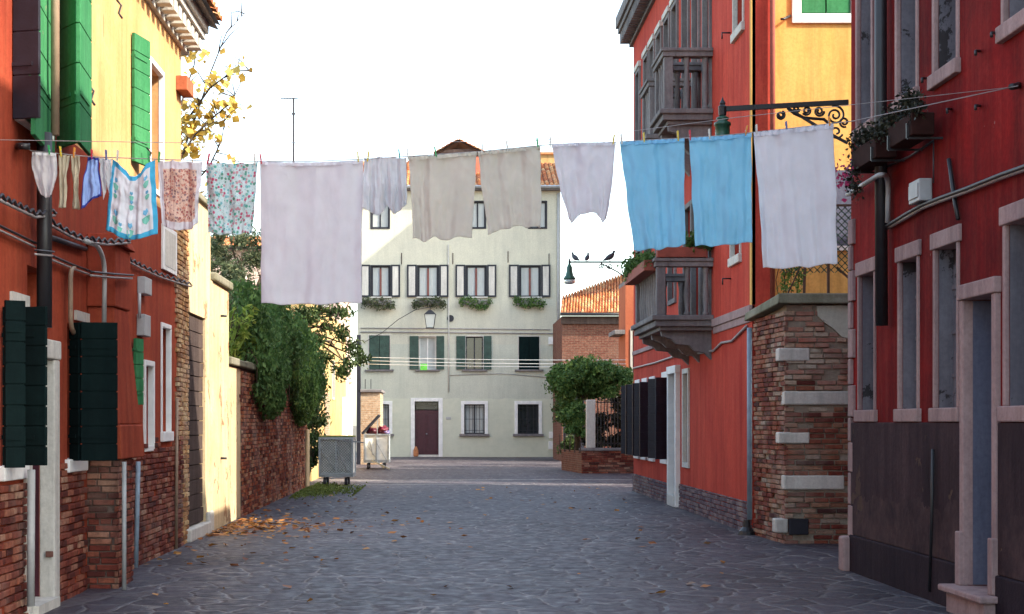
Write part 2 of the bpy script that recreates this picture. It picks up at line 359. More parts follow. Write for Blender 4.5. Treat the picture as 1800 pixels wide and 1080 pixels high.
M['leaf_dark'] = leaf_mat('dark_creeper_leaf', [(0,(.025,.05,.015)),(.7,(.06,.10,.025)),(1,(.12,.16,.04))])
M['leaf_fallen'] = leaf_mat('fallen_leaf', [(0,(.16,.05,.02)),(.4,(.42,.16,.04)),(.8,(.6,.3,.07)),(1,(.3,.2,.12))], .1)
M['leaf_black'] = leaf_mat('near_black_leaf', [(0,(.012,.014,.01)),(.7,(.03,.035,.02)),(1,(.07,.06,.03))], .1)
M['petal'] = leaf_mat('pink_petal', [(0,(.5,.03,.12)),(1,(.7,.1,.3))], .3)
M['terracotta'] = simple('terracotta_planter', (.25,.06,.04), .8, var=.2)
M['glassy'] = simple('dark_window_glass', (.02,.025,.03), .08, .8, var=.2, bmp=0)
m, nt, b = base('lantern_glass', .15, .6); b.inputs['Base Color'].default_value = (.75,.8,.78,1); b.inputs['Transmission Weight'].default_value = .5; M['lantern'] = m
# ---------------------------------------------------------------- ground
m, nt, b = base('ground_dirt', .95, .1); nt.links.new(ramp(nt, noise(nt, pos(nt), 2, 6), [(.3,(.09,.085,.07)),(.7,(.17,.15,.12))]), b.inputs['Base Color'])
g = MB(); g.poly((-400,-300,0),(400,-300,0),(400,700,0),(-400,700,0)); struct(g.build('ground', m, origin=(0,0,0)))
m, nt, b = base('stone_paving', .62, .35)
P = pos(nt, (1, .75, 1)); warp = node(nt, 'TexNoise', {'Vector': P, 'Scale': 1.6, 'Detail': 4.0}).outputs['Color']
V = node(nt, 'VectorMath', {0: P, 1: node(nt, 'VectorMath', {0: warp, 'Scale': .42}, operation='SCALE').outputs[0]}, operation='ADD').outputs[0]
v1 = node(nt, 'TexVoronoi', {'Vector': V, 'Scale': 2.5, 'Randomness': .85}, feature='DISTANCE_TO_EDGE').outputs['Distance']
v2 = node(nt, 'TexVoronoi', {'Vector': V, 'Scale': 2.5, 'Randomness': .85}, feature='F1').outputs['Color']
jn = math_(nt, 'ADD', v1, math_(nt, 'MULTIPLY', math_(nt, 'SUBTRACT', noise(nt, P, 9, 6, .7), .5), .11))
joint = ramp(nt, jn, [(.015, 1), (.05, 0)])
st = ramp(nt, v2, [(.15,(.030,.023,.034)),(.4,(.072,.058,.074)),(.65,(.044,.038,.052)),(.95,(.125,.105,.112))])
st = mix(nt, ramp(nt, noise(nt, P, 16, 6, .75), [(.35,.6),(.6,0)]), st, (.04,.036,.045))
st = mix(nt, ramp(nt, noise(nt, pos(nt,(1,1,1),(7,3,0)), .35, 5), [(.4,0),(.65,.4)]), st, (.10,.094,.105))
jc = mix(nt, ramp(nt, noise(nt, P, .7, 4), [(.42,0),(.62,1)]), (.085,.078,.08), (.20,.18,.175))
st = mix(nt, ramp(nt, noise(nt, pos(nt,(1,1,1),(2,9,0)), .16, 4), [(.42,0),(.6,.7)]), st, mix(nt, 1.0, st, (.5,.42,.46), 'MULTIPLY'))
cc = mix(nt, joint, st, jc)
z = zpos(nt)
band = None
for yc, hw in ((47.8,.13),(44.3,.06)):  # pale strips of stone across the street, sun streak painted into their colour
    k = math_(nt, 'LESS_THAN', math_(nt, 'ABSOLUTE', math_(nt, 'SUBTRACT', math_(nt,'ADD', z[1], math_(nt,'MULTIPLY', z[0], -.05)), yc)), hw)
    cc = mix(nt, math_(nt,'MULTIPLY',k, ramp(nt, noise(nt, P, 3, 5), [(.35,0),(.5,.9)])), cc, (.46,.43,.39))
nt.links.new(cc, b.inputs['Base Color'])
nt.links.new(ramp(nt, noise(nt, P, 6, 5), [(.3,.42),(.7,.75)]), b.inputs['Roughness'])
hgt = math_(nt, 'ADD', ramp(nt, jn, [(.0,0),(.12,1)]), math_(nt, 'MULTIPLY', noise(nt, P, 7, 7, .7), .9))
bump(nt, b, hgt, .7, .016)
g = MB()
XS = np.linspace(-6.5, 14, 60); YS = np.linspace(4, 84, 300)
def gz(x, y): return .012+.010*mnoise.noise(Vector((x*.5, y*.35, 0)))+.006*mnoise.noise(Vector((x*2.1, y*1.6, 3)))
for y in YS:
    for x in XS: g.v.append((x, y, gz(x, y)))
n_ = len(XS)
g.f = [(i*n_+j, i*n_+j+1, (i+1)*n_+j+1, (i+1)*n_+j) for i in range(len(YS)-1) for j in range(n_-1)]
struct(g.build('pavement', m, smooth=True, origin=(0,0,0)))

# ---------------------------------------------------------------- facade helpers
def window(F, par, a0, a1, z0, z1, rec=.16, sash=None, pane=None, mull=1, rails=(), casing=None, sill=None, grille=0, curtain=False, fw=.05, name='window'):
    f = MB(); pr = .04
    for q in ((a0,a0+fw,z0,z1),(a1-fw,a1,z0,z1),(a0+fw,a1-fw,z0,z0+fw),(a0+fw,a1-fw,z1-fw,z1)): F.box(f, *q, -rec-pr, -rec+.02)
    for i in range(mull):
        c = a0+(a1-a0)*(i+1)/(mull+1); F.box(f, c-fw*.6, c+fw*.6, z0+fw, z1-fw, -rec-pr, -rec+.025)
    for r in rails: F.box(f, a0+fw, a1-fw, r-.02, r+.02, -rec-pr, -rec+.015)
    wo = f.build(name, sash or M['navy'], par)
    p = MB(); F.box(p, a0+fw*.5, a1-fw*.5, z0+fw*.5, z1-fw*.5, -rec-pr-.02, -rec-pr); p.build('pane', pane or M['glassy'], wo)
    if curtain:
        for s0, s1 in ((a0+fw, (a0+a1)/2-.03), ((a0+a1)/2+.03, a1-fw)):
            c = MB(); n = 20
            for i in range(n+1):
                a = s0+(s1-s0)*i/n; o = -rec-pr+.012+.008*math.sin(i*1.9)
                c.v += [tuple(F.pt(a, z0+fw, o)), tuple(F.pt(a, z1-fw, o))]
            c.f = [(2*i, 2*i+2, 2*i+3, 2*i+1) for i in range(n)]; c.build('curtain', M['curtain'], wo, smooth=True)
    if casing:
        wd, cm, proud = casing; c = MB()
        F.box(c, a0-wd, a0, z0-(.0 if sill else wd), z1+wd, -.05, proud); F.box(c, a1, a1+wd, z0-(.0 if sill else wd), z1+wd, -.05, proud+.002)
        F.box(c, a0, a1, z1, z1+wd, -.05, proud+.004)
        if not sill: F.box(c, a0, a1, z0-wd, z0, -.05, proud+.003)
        c.build('stone_frame', cm, wo, bevel=.008)
    if sill:
        sm, h, proud, over = sill; s = MB(); F.box(s, a0-over, a1+over, z0-h, z0, -rec, proud); s.build('sill', sm, wo, bevel=.01)
    if grille:
        q = MB()
        for i in range(grille):
            a = a0+(a1-a0)*(i+.5)/grille; q.sweep([F.pt(a,z0,-.05),F.pt(a,z1,-.05)], .011, 6)
        for i in range(3): zc = z0+(z1-z0)*(.12+.38*i); q.sweep([F.pt(a0,zc,-.035),F.pt(a1,zc,-.035)], .012, 6)
        q.build('grille', M['black_iron'], wo)
    return wo
def leaf(par, p0, p1, z0, z1, m_, boards=7, name='shutter', th=.04, frame=False):
    """board shutter leaf between two plan points"""
    p0, p1 = Vector((*p0,0)), Vector((*p1,0)); d = (p1-p0); L = d.length; d /= L; nn = Vector((-d.y, d.x, 0)); mb = MB()
    def bx(s0, s1, a, b_, o0, o1):
        c = [p0+d*s0+nn*o0, p0+d*s1+nn*o0, p0+d*s1+nn*o1, p0+d*s0+nn*o1]
        mb.hexa([q+Vector((0,0,a)) for q in c], [q+Vector((0,0,b_)) for q in c])
    if frame:                                      # open frame with inset panel
        bx(0,.085,z0,z1,-th/2,th/2); bx(L-.085,L,z0,z1,-th/2,th/2); bx(.085,L-.085,z0,z0+.085,-th/2,th/2); bx(.085,L-.085,z1-.085,z1,-th/2,th/2)
        o = mb.build(name, m_, par); mb = MB()
        bx(.05,L-.05,z0+.05,z1-.05,-th/4,th/4); mb.build('panel', frame, o); return o
    bx(.012, L-.012, z0+.01, z1-.01, -th/2+.008, th/2-.008)
    n = boards; h = (z1-z0)/n
    for i in range(n): bx(random.uniform(0,.003), L-random.uniform(0,.003), z0+i*h+.006, z0+(i+1)*h-.006, -th/2, th/2)
    o = mb.build(name, m_, par, bevel=.004)
    s = MB(); e = nn*(th/2+.006)
    for zc in (z0+(z1-z0)*.18, z0+(z1-z0)*.82):
        for sg in (-1, 1):
            q0 = p0+e*sg; q1 = p0+d*L*.75+e*sg
            s.bar((q0.x,q0.y,zc),(q1.x,q1.y,zc), .008, .035)
    s.build('hinge_strap', m_, o); return o
def shell(par, x0, x1, y0, y1, z1, m_, z0=0, skip=(), t=.3, roof=True):
    """side slabs and flat roof of a house body; skip = sides built elsewhere"""
    if 'x0' not in skip: w_ = MB(); w_.box(x0,x0+t,y0,y1,z0,z1); w_.build('wall', m_, par)
    if 'x1' not in skip: w_ = MB(); w_.box(x1-t,x1,y0,y1,z0,z1); w_.build('wall', m_, par)
    a = x0+(t if 'x0' not in skip else 0); c = x1-(t if 'x1' not in skip else 0)
    if 'y0' not in skip: w_ = MB(); w_.box(a,c,y0,y0+t,z0,z1); w_.build('wall', m_, par)
    if 'y1' not in skip: w_ = MB(); w_.box(a,c,y1-t,y1,z0,z1); w_.build('wall', m_, par)
    if roof: r = MB(); r.box(x0,x1,y0,y1,z1+.003,z1+.15); r.build('roof', M['stone_grey'], par)
def tile_roof(name, par, A, B, C, D, nc, nr, th=.08):
    """barrel tiles on the quad A,B (eave) C,D (ridge; D above A)"""
    A, B, C, D = map(Vector, (A,B,C,D)); N = (B-A).cross(D-A).normalized()
    if N.z < 0: N = -N
    o = None; mb = MB()
    for i in range(nc):
        for r in range(nr):
            off = random.uniform(-.006,.01)
            base_ = len(mb.v)
            for sv in (r/nr, (r+1.12)/nr):
                lift = .035 if sv == r/nr else 0.0
                for k in range(7):
                    cu = (i+.04+.92*k/6)/nc; p = A.lerp(B,cu).lerp(D.lerp(C,cu), min(sv,1.0)); a = math.pi*k/6
                    mb.v.append(tuple(p+N*(th*math.sin(a)+lift+off)))
            for k in range(6): mb.f.append((base_+k, base_+k+1, base_+8+k, base_+7+k))
            mb.f.append(tuple(base_+k for k in range(7)))
    deck = MB(); G_ = 10
    for o_ in (-.03, -.1):
        b0 = len(deck.v); deck.v += [tuple(A.lerp(B,i/G_).lerp(D.lerp(C,i/G_), j/G_)+N*o_) for j in range(G_+1) for i in range(G_+1)]
        deck.f += [(b0+j*(G_+1)+i, b0+j*(G_+1)+i+1, b0+(j+1)*(G_+1)+i+1, b0+(j+1)*(G_+1)+i) for j in range(G_) for i in range(G_)]
    d_ = deck.build(name, M['stone_grey'] , par)
    mb.build('tiles', M['tile'], d_, smooth=False); return d_
def cornice(F, par, a0, a1, z, out, h, nd, m_, dm=None):
    mb = MB(); F.box(mb, a0, a1, z+h*.62, z+h, -.1, out); F.box(mb, a0, a1, z+h*.45, z+h*.62, -.1, out*.86); F.box(mb, a0, a1, z, z+h*.2, -.1, out*.18)
    for i in range(nd):
        a = a0+(a1-a0)*(i+.5)/nd; wd = (a1-a0)/nd*.28
        F.box(mb, a-wd, a+wd, z+h*.1, z+h*.452, -.1, out*.75)
    return mb.build('cornice', m_, par, bevel=.01)
def pipe(name, par, pts, r, m_, clips=0):
    mb = MB(); mb.sweep(pts, r, 10)
    o = mb.build(name, m_, par, smooth=True); return o
def cable(name, label, pts, r, m_=None, sag=0, seg=8, cat='cable', grp=None):
    P_ = []
    for i in range(len(pts)-1):
        p, q = Vector(pts[i]), Vector(pts[i+1])
        for k in range(seg):
            t = k/seg; c = p.lerp(q,t); c.z -= sag*(p-q).length*4*t*(1-t); P_.append(c)
    P_.append(Vector(pts[-1])); mb = MB(); mb.sweep(P_, r, 6); return tag(mb.build(name, m_ or M['cable'], smooth=True), label, cat, grp)

# ================================================================ far cream house across the end of the street
YF = 79.0; S = FPX/YF
FF = Frame('y', YF, -1)
def fx(u): return (u-U0)/S
def fz(v): return CH+(V0-v)/S
H = thing('town_house', 'pale grey green four storey house closing the far end of the street', 'house', (.5, YF, 0))
holes = []; rects = {}
def R4(u0,u1,v0,v1): r = (fx(u0),fx(u1),fz(v1),fz(v0)); holes.append(r); return r
door = R4(729,771,706,804.0); gw = [R4(656,684,711,763),R4(816,852,711,763),R4(910,947,711,763)]
f1 = [R4(649,685,590,650),R4(737,766,592,650),R4(819,849,592,650),R4(912,948,592,650)]
f2 = [R4(653,685,468,522),R4(735,770,468,522),R4(820,854,468,522),R4(914,949,468,522)]
f3 = [R4(653,684,355,401),R4(736,766,355,401),R4(826,853,355,401),R4(930,960,355,401)]
door = (door[0],door[1],.02,door[3]); holes[0] = door
w_ = MB(); wall_panel(w_, FF, fx(628), fx(985), 0, fz(336), .35, holes); w_.build('wall', M['cream'], H)
shell(H, fx(628), fx(985), YF+.351, 89, fz(336), M['cream'], skip=('y0',), roof=False)
d = MB(); FF.box(d, door[0], door[1], .12, 2.33, -.26, -.2); FF.box(d, door[0]+.12,(door[0]+door[1])/2-.06,.3,2.1,-.2,-.18); FF.box(d,(door[0]+door[1])/2+.06,door[1]-.12,.3,2.1,-.2,-.18)
D_ = d.build('door', M['wood_door'], H, bevel=.01)
d = MB(); FF.box(d, door[0]+.05, door[1]-.05, 2.37, door[3]-.04, -.24,-.22); d.build('transom', M['glassy'], D_)
d = MB(); FF.box(d, door[0], door[1], 0, .12, -.3, .06); d.build('threshold', M['stone'], D_)
d = MB(); d.lathe(FF.pt((door[0]+door[1])/2, 1.15, -.15), [(.03,-.03),(.045,0),(.03,.03)]); d.build('handle', M['greymetal'], D_)
d = MB(); FF.box(d, door[0]-.2, door[0], .02, door[3]+.17, -.06, .05); FF.box(d, door[1], door[1]+.2, .02, door[3]+.17, -.06, .052); FF.box(d, door[0], door[1], door[3], door[3]+.17, -.06, .048); d.build('door_frame', M['white'], D_, bevel=.01)
for i, r in enumerate(gw):
    window(FF, H, *r, rec=.2, sash=M['navy'], mull=1, casing=(.16,M['white'],.05), sill=(M['stone_grey'],.12,.14,.24), grille=6, curtain=(i != 2))
for i, r in enumerate(f1):
    wo = window(FF, H, *r, rec=.22, sash=M['white'] if i == 1 else M['navy'], mull=1, casing=(.05,M['stone'],.02), sill=(M['stone_grey'],.09,.14,.2), curtain=(i == 1))
    if i in (0, 3):
        c = (r[0]+r[1])/2
        for s0, s1 in ((r[0]+.02,c-.01),(c+.01,r[1]-.02)): leaf(H, (s0,YF-.03),(s1,YF-.03), r[2]+.01, r[3]-.01, M['green_far' if i == 0 else 'green_dark'], 8)
    else:
        for s0, s1 in ((r[0]-.48,r[0]-.03),(r[1]+.03,r[1]+.42)): leaf(H, (s0,YF-.06),(s1,YF-.06), r[2], r[3]+.03, M['green_far'], 7)
for i, r in enumerate(f2):
    window(FF, H, *r, rec=.1, sash=M['navy'], mull=1, rails=(), casing=(.05,M['navy'],.03), sill=(M['stone'],.07,.12,.1), curtain=True, fw=.07)
    c = (r[0]+r[1])/2; mm = MB(); FF.box(mm, c-.05, c+.05, r[2]+.07, r[3]-.12, -.1,-.05); mm.build('centre_post', simple('red_brown_wood_%d' % i,(.16,.05,.04)), H)
    for s0, s1 in ((r[0]-.55,r[0]-.06),(r[1]+.06,r[1]+.52)): leaf(H, (s0,YF-.09),(s1,YF-.09-.03*(i%2)), r[2]-.02, r[3]+.06, M['navy'], frame=M['yellow_far'] if False else M['stone'])
for i, r in enumerate(f3):
    window(FF, H, *r, rec=.12, sash=M['navy'], mull=1, casing=(.05,M['navy'],.03), curtain=True, fw=.06)
# eave, gutter, roof, raised attic gable
g = MB(); FF.box(g, fx(624), fx(989), fz(336), fz(331), -.3, .42); g.build('eave', M['stone_grey'], H)
g = MB(); g.sweep([FF.pt(fx(622),fz(330)-.02,.5),FF.pt(fx(990),fz(330)-.02,.5)], .09, 8); g.build('gutter', M['greymetal'], H)
tile_roof('roof', H, (fx(624),YF-.55,fz(330)),(fx(989),YF-.55,fz(330)),(fx(989),84,fz(330)+2.1),(fx(624),84,fz(330)+2.1), 46, 12, .07)
g = MB(); g.hexa([(fx(624),84,13),(fx(989),84,13),(fx(989),89,13),(fx(624),89,13)],[(fx(624),84,15.2),(fx(989),84,15.2),(fx(989),89,13.4),(fx(624),89,13.4)]); g.build('roof', M['stone_grey'], H)
q = lambda u, v, Y=81.5: px(u, v, Y)
g = MB(); 
for Y in (81.5, 84):
    for u in (772, 841): p_ = q(u, 268, Y); g.box(p_.x-.09,p_.x+.09,Y-.09,Y+.09,13.3,p_.z)
p0, p1, pt_ = q(768,267), q(845,265), q(806,246)
g.bar(p0, p1, .16, .16)
G_ = g.build('attic_gable', M['wood_old'], H)
g = MB(); zb = p0.z-.9; g.box(p0.x+.1,p1.x-.1,81.7,83.9,13.5,zb); g.build('attic_wall', M['cream'], G_)
for a_, b_ in ((p0, pt_), (p1, pt_)):
    A = a_+Vector((0,-.2,0)); B = a_+Vector((0,3,0)); C = b_+Vector((0,3,0)); D = b_+Vector((0,-.2,0)); ex = (a_-b_).normalized()*.15; tile_roof('attic_roof', G_, A+ex, B+ex, C, D, 10, 6, .05)
g = MB(); g.hexa([px(832,330,81),px(850,330,81),px(850,330,82),px(832,330,82)],[px(834,276,81),px(846,276,81),px(846,276,82),px(834,276,82)]); g.build('chimney', simple('chimney_red',(.5,.13,.08),.9), H)
g = MB(); p_ = px(951,322,83.5); q_ = px(984,272,83.5); g.box(p_.x,q_.x,83.5,84.6,13,q_.z); o = g.build('chimney', M['yellow_far'], H)
g = MB(); g.box(p_.x-.1,q_.x+.1,83.4,84.7,q_.z+.003,q_.z+.12); c_ = g.build('chimney_cap', M['tile'], o)
# wires, pipe, vent, boxes on the facade
pipe('drainpipe', H, [FF.pt(fx(788),fz(430),.06),FF.pt(fx(789),fz(600),.06),FF.pt(fx(789),fz(690),.06)], .03, M['stone'])
pipe('corner_downpipe', H, [FF.pt(fx(981),fz(340),.1),FF.pt(fx(981),fz(640),.1)], .06, M['pvc'])
pipe('wire', H, [FF.pt(fx(634),fz(577),.05),FF.pt(fx(790),fz(578),.05),FF.pt(fx(967),fz(580),.05)], .022, M['cable_grey'])
pipe('wire', H, [FF.pt(fx(634),fz(584),.05),FF.pt(fx(800),fz(585),.05),FF.pt(fx(985),fz(587),.05)], .028, M['cable_grey'])
pipe('wire', H, [FF.pt(fx(790),fz(660),.03),FF.pt(fx(880),fz(657),.03),FF.pt(fx(965),fz(664),.03)], .015, M['cable_grey'])
for u, v in ((706,455),(796,455),(893,452),(965,456)): pipe('shutter_hook', H, [FF.pt(fx(u),fz(v-10),.03),FF.pt(fx(u),fz(v+10),.03)], .02, M['wood_old'])
g = MB()
for i in range(12):
    a = 2*math.pi*i/12; b2 = 2*math.pi*(i+1)/12; r_ = .17; c0 = FF.pt(fx(792), fz(560), 0)
    g.poly(c0+Vector((0,-.06,0)), c0+Vector((r_*math.cos(a),-.06,r_*math.sin(a))), c0+Vector((r_*math.cos(b2),-.06,r_*math.sin(b2))))
    g.poly(c0+Vector((r_*math.cos(a),-.06,r_*math.sin(a))), c0+Vector((r_*math.cos(a),0,r_*math.sin(a))), c0+Vector((r_*math.cos(b2),0,r_*math.sin(b2))), c0+Vector((r_*math.cos(b2),-.06,r_*math.sin(b2))))
g.build('vent', M['navy'], H)
for u0, u1, v0, v1, mt in ((964,972,593,606,'white'),(972,984,610,622,'navy'),(965,981,759,771,'white'),(964,980,776,790,'white'),(784,793,733,738,'pvc')):
    g = MB(); FF.box(g, fx(u0), fx(u1), fz(v1), fz(v0), -.05, .08 if mt != 'pvc' else .02); g.build('meter_box' if mt != 'pvc' else 'name_plate', M[mt], H, bevel=.01)
g = MB(); FF.box(g, fx(739), fx(751), fz(651), fz(640), .17, .19); tag(g.build('towel', simple('lime_green_cloth',(.2,.75,.1),.9)), 'small bright green cloth hanging on the first floor windowsill of the far house', 'cloth')
g = MB(); g.lathe(px(731,803,YF-.35), [(.09,0),(.13,.05),(.13,.3),(.08,.42),(.05,.5)]); tag(g.build('flower_pot', simple('rusty_pot',(.4,.16,.07),.9)), 'rusty orange pot at the left foot of the maroon door', 'pot')
for i, (u0, u1, wd) in enumerate(((638,692,'grey leaved flower box'),(727,782,'grey and green flower box below the window above the street lantern'),(809,862,'all green flower box below the window right of the round wall vent'),(904,955,'dark green flower box under the rightmost curtained window of the far house'))):
    t_ = thing('flower_box', wd if i else 'grey leaved flower box under the leftmost curtained window of the far house', 'flower box', (fx((u0+u1)/2), YF-.3, fz(536)), 'flower boxes on the far house')
    g = MB(); FF.box(g, fx(u0+4), fx(u1-4), fz(537), fz(529), .12, .34); g.build('planter', M['stone_grey'], t_, bevel=.01)
    C_ = []
    for k in range(9): C_.append(blob_pts((fx(u0+(u1-u0)*(k+.5)/9), YF-.3, fz(533+random.uniform(-4,6))), (.2,.16,.27), 150, .1))
    leaf_mesh('foliage', np.vstack(C_), .09, M['leaf_olive' if i < 2 else 'leaf_ivy'], t_)

# street lantern in front of the far facade
t_ = thing('street_lantern', 'white glass street lantern hanging in front of the far house', 'lantern', px(756,578,YF-1.2))
g = MB(); c0 = px(756,548,YF-1.2); zb = px(756,576,YF-1.2).z
top, bt = c0.z-.15, zb; g.hexa([(c0.x-.18,c0.y-.18,bt),(c0.x+.18,c0.y-.18,bt),(c0.x+.18,c0.y+.18,bt),(c0.x-.18,c0.y+.18,bt)],[(c0.x-.27,c0.y-.27,top),(c0.x+.27,c0.y-.27,top),(c0.x+.27,c0.y+.27,top),(c0.x-.27,c0.y+.27,top)]); g.build('lamp_glass', M['lantern'], t_)
g = MB()
for sx in (-1,1):
    for sy in (-1,1): g.bar((c0.x+sx*.18,c0.y+sy*.18,bt),(c0.x+sx*.27,c0.y+sy*.27,top), .03)
g.hexa([(c0.x-.3,c0.y-.3,top+.002),(c0.x+.3,c0.y-.3,top+.002),(c0.x+.3,c0.y+.3,top+.002),(c0.x-.3,c0.y+.3,top+.002)],[(c0.x-.08,c0.y-.08,top+.22),(c0.x+.08,c0.y-.08,top+.22),(c0.x+.08,c0.y+.08,top+.22),(c0.x-.08,c0.y+.08,top+.22)])
g.box(c0.x-.2,c0.x+.2,c0.y-.2,c0.y+.2,bt-.04,bt-.002); g.build('lamp_cage', M['black_iron'], t_)
arm = [px(u,v,YF-.1-1.1*k) for u,v,k in ((640,602,0),(672,585,.2),(700,562,.5),(730,545,.8),(756,540,1))]; pipe('bracket', t_, arm, .016, M['black_iron']); pipe('hanger', t_, [px(756,540,YF-1.2), (c0.x,c0.y,top+.2)], .02, M['black_iron'])

# ================================================================ near red house, right
XR = 4.75; FR = Frame('x', XR, -1); YE = 18.7
N = thing('red_house', 'dark red near house with boarded windows and grey plinth filling the right edge', 'house', (6, 12, 0))
def ry(u): return wy(u, XR)
lows = [(ry(1538),ry(1512)),(ry(1614),ry(1583)),(ry(1684),ry(1646)),(ry(1830),ry(1770)),(9.7,10.5)]
ups = [(ry(1533),ry(1509)),(ry(1612),ry(1579)),(ry(1683),ry(1645)),(ry(1825),ry(1768)),(9.7,10.5)]
dr = (ry(1752), ry(1702))
holes = [(a,b_,1.885,3.42) for a,b_ in lows]+[(a,b_,5.12,7.3) for a,b_ in ups]+[(dr[0],dr[1],.26,2.86)]
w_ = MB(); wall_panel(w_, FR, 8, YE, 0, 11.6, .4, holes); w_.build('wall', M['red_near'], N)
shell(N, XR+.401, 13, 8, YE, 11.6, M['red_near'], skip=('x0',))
w_ = MB(); w_.box(6.3, 12.9, YE+.003, 23.0, 0, 8.3); w_.box(6.2,13,YE+.003,23.1,8.3,8.45); w_.build('added_shade_wing', M['red_near'], N)  # unseen wing added to keep the sun off the street
for i, (a,b_) in enumerate(lows):                  # blind ground-floor windows: whitewashed boards with battens
    wo = MB(); FR.box(wo, a, b_, 1.885, 3.42, -.20, -.16); c = a+(b_-a)*.55
    for zc in (2.2, 2.62, 3.05): FR.box(wo, a, b_, zc-.02, zc+.02, -.16, -.145)
    W_ = wo.build('window', M['boarded'], N)
    for q0, q1 in ((a-.06, a), (b_, b_+.06)): c = MB(); FR.box(c, q0, q1, 1.885, 3.42, -.025, .021); c.build('stone_frame', M['stone_pink'], W_, bevel=.01)
    c = MB(); FR.box(c, b_-.004, b_+.05, 1.887, 3.418, -.22, -.027); c.build('reveal', M['boarded'], W_)
    c = MB(); FR.box(c, a-.11, b_+.11, 3.42, 3.58, -.2, .035); c.build('lintel', M['stone_pink'], W_, bevel=.012)
    c = MB(); FR.box(c, a-.11, b_+.11, 1.75, 1.885, -.22, .05); c.build('sill', M['stone_pink'], W_, bevel=.012)
for i, (a,b_) in enumerate(ups):
    W_ = window(FR, N, a, b_, 5.12, 7.3, rec=.22, sash=M['navy'], mull=1, rails=(6.4,), fw=.045)
    c = MB(); FR.box(c, a-.07, a, 5.12, 7.3, -.03, .02); FR.box(c, b_, b_+.07, 5.12, 7.3, -.03, .022); FR.box(c, a-.08,b_+.08,7.3,7.44,-.03,.024); c.build('stone_frame', M['stone_pink'], W_, bevel=.01); c = MB(); FR.box(c, b_-.004, b_+.05, 5.13, 7.29, -.21, -.032); c.build('reveal', M['boarded'], W_)
    c = MB(); FR.box(c, a-.1, b_+.1, 4.98, 5.12, -.25, .06); c.build('sill', M['stone_pink'], W_, bevel=.012)
# plinth of grey render, pieces between the openings, standing proud
for q0, q1 in ((8, dr[0]-.12), (dr[1]+.12, YE-.12)):
    pl = MB(); FR.box(pl, q0, q1, .44, 1.745, -.05, .035); pl.build('plinth', M['plinth_near'], N, bevel=.01)
    pl = MB(); FR.box(pl, q0, q1, 0, .438, -.05, .06); pl.build('plinth_base', M['plinth_low'], N, bevel=.015)
d = MB(); FR.box(d, dr[0], dr[1], .3, 2.86, -.3, -.26)
for k in range(5): FR.box(d, dr[0]+.02+.15*k, dr[0]+.155+.15*k, .34, 2.8, -.26, -.25)
D_ = d.build('door', M['doorgrey'], N); d = MB(); FR.box(d, dr[0]-.1, dr[0], .26, 2.86, -.3, .05); FR.box(d, dr[1], dr[1]+.1, .26, 2.86, -.3, .052)
FR.box(d, dr[0]-.12, dr[0]-.003, .26, .75, -.02, .085); FR.box(d, dr[1]+.003, dr[1]+.12, .26, .75, -.02, .087); d.build('door_frame', M['stone_pink'], D_, bevel=.012)
d = MB(); FR.box(d, dr[1]-.014, dr[1]-.004, .27, 2.85, -.255, -.04); d.build('reveal', M['doorgrey'], D_)
d = MB(); FR.box(d, dr[0]-.12, dr[1]+.12, 2.86, 3.0, -.3, .07); d.build('lintel', M['stone_pink'], D_, bevel=.012)
d = MB(); FR.box(d, dr[0]-.2, dr[1]+.2, .2, .26, -.3, .22); FR.box(d, dr[0]-.14, dr[1]+.14, 0, .2, -.3, .16); d.build('doorstep', M['stone_pink'], D_, bevel=.015)
qn = MB(); z_ = .42; k = 0
while z_ < 4.0:                                    # corner quoins
    h_ = random.uniform(.27,.4); L = .10 if k % 2 else .2
    FR.box(qn, YE-L, YE+.01, z_, z_+h_-.012, -.35, .04); z_ += h_; k += 1
qn.build('quoin', M['stone_pink'], N, bevel=.012)
qn = MB(); FR.box(qn, YE-.16, YE+.06, 0, .415, -.3, .14); qn.build('corner_guard', M['stone_pink'], N, bevel=.03)
X_ = XR-.1
pipe('flue_pipe', N, [(X_,wy(1548,X_),11),(X_,wy(1548,X_),5),(X_,wy(1550,X_),2.78)], .068, M['black_iron'])
def rp(u, v, out=.04): X = XR-out; Y = wy(u, X); return Vector((X, Y, zz(v, Y)))
def elbow(ps, n=6):
    out = []
    for i, p in enumerate(ps):
        if 0 < i < len(ps)-1:
            a, b_ = ps[i-1], ps[i+1]; r_ = min((a-p).length,(b_-p).length)*.45
            s, e = p+(a-p).normalized()*r_, p+(b_-p).normalized()*r_
            for k in range(n+1): t = k/n; out.append(s*(1-t)**2+p*2*t*(1-t)+e*t*t)
        else: out.append(p)
    return out
pipe('conduit', N, elbow([rp(1490,342,.06),rp(1522,322,.2),rp(1548,306,.26),rp(1562,310,.06),rp(1560,392,.06)]), .026, M['pvc'])
pipe('wall_cable', N, [rp(u,v,.04) for u,v in ((1558,402),(1590,384),(1620,366),(1650,354),(1700,336),(1760,312),(1800,298),(1900,262))], .022, M['cable_grey'])
pipe('wall_cable', N, [rp(u,v,.065) for u,v in ((1558,398),(1590,378),(1620,361),(1650,349),(1700,331),(1760,307),(1800,293),(1900,258))], .018, M['cable'])
pipe('wall_cable', N, [rp(u,v,.03) for u,v in ((1540,296),(1560,293),(1600,275),(1640,248))], .012, M['cable'])
pipe('wall_cable', N, [rp(1641,250,.03), rp(1641,322,.03)], .008, M['cable'])
pipe('drainpipe', N, [rp(u,v,.07) for u,v in ((1640,790),(1638,900),(1634,1040))], .016, M['black_iron'])
pipe('iron_bar', N, elbow([rp(1668,280,.03), rp(1676,340,.03), rp(1684,386,.03)]), .02, M['black_iron'])
g = MB(); a0, a1 = ry(1639), ry(1620); FR.box(g, a0, a1, zz(357,(a0+a1)/2), zz(318,(a0+a1)/2), 0, .13); o = g.build('junction_box', M['pvc'], N, bevel=.01)
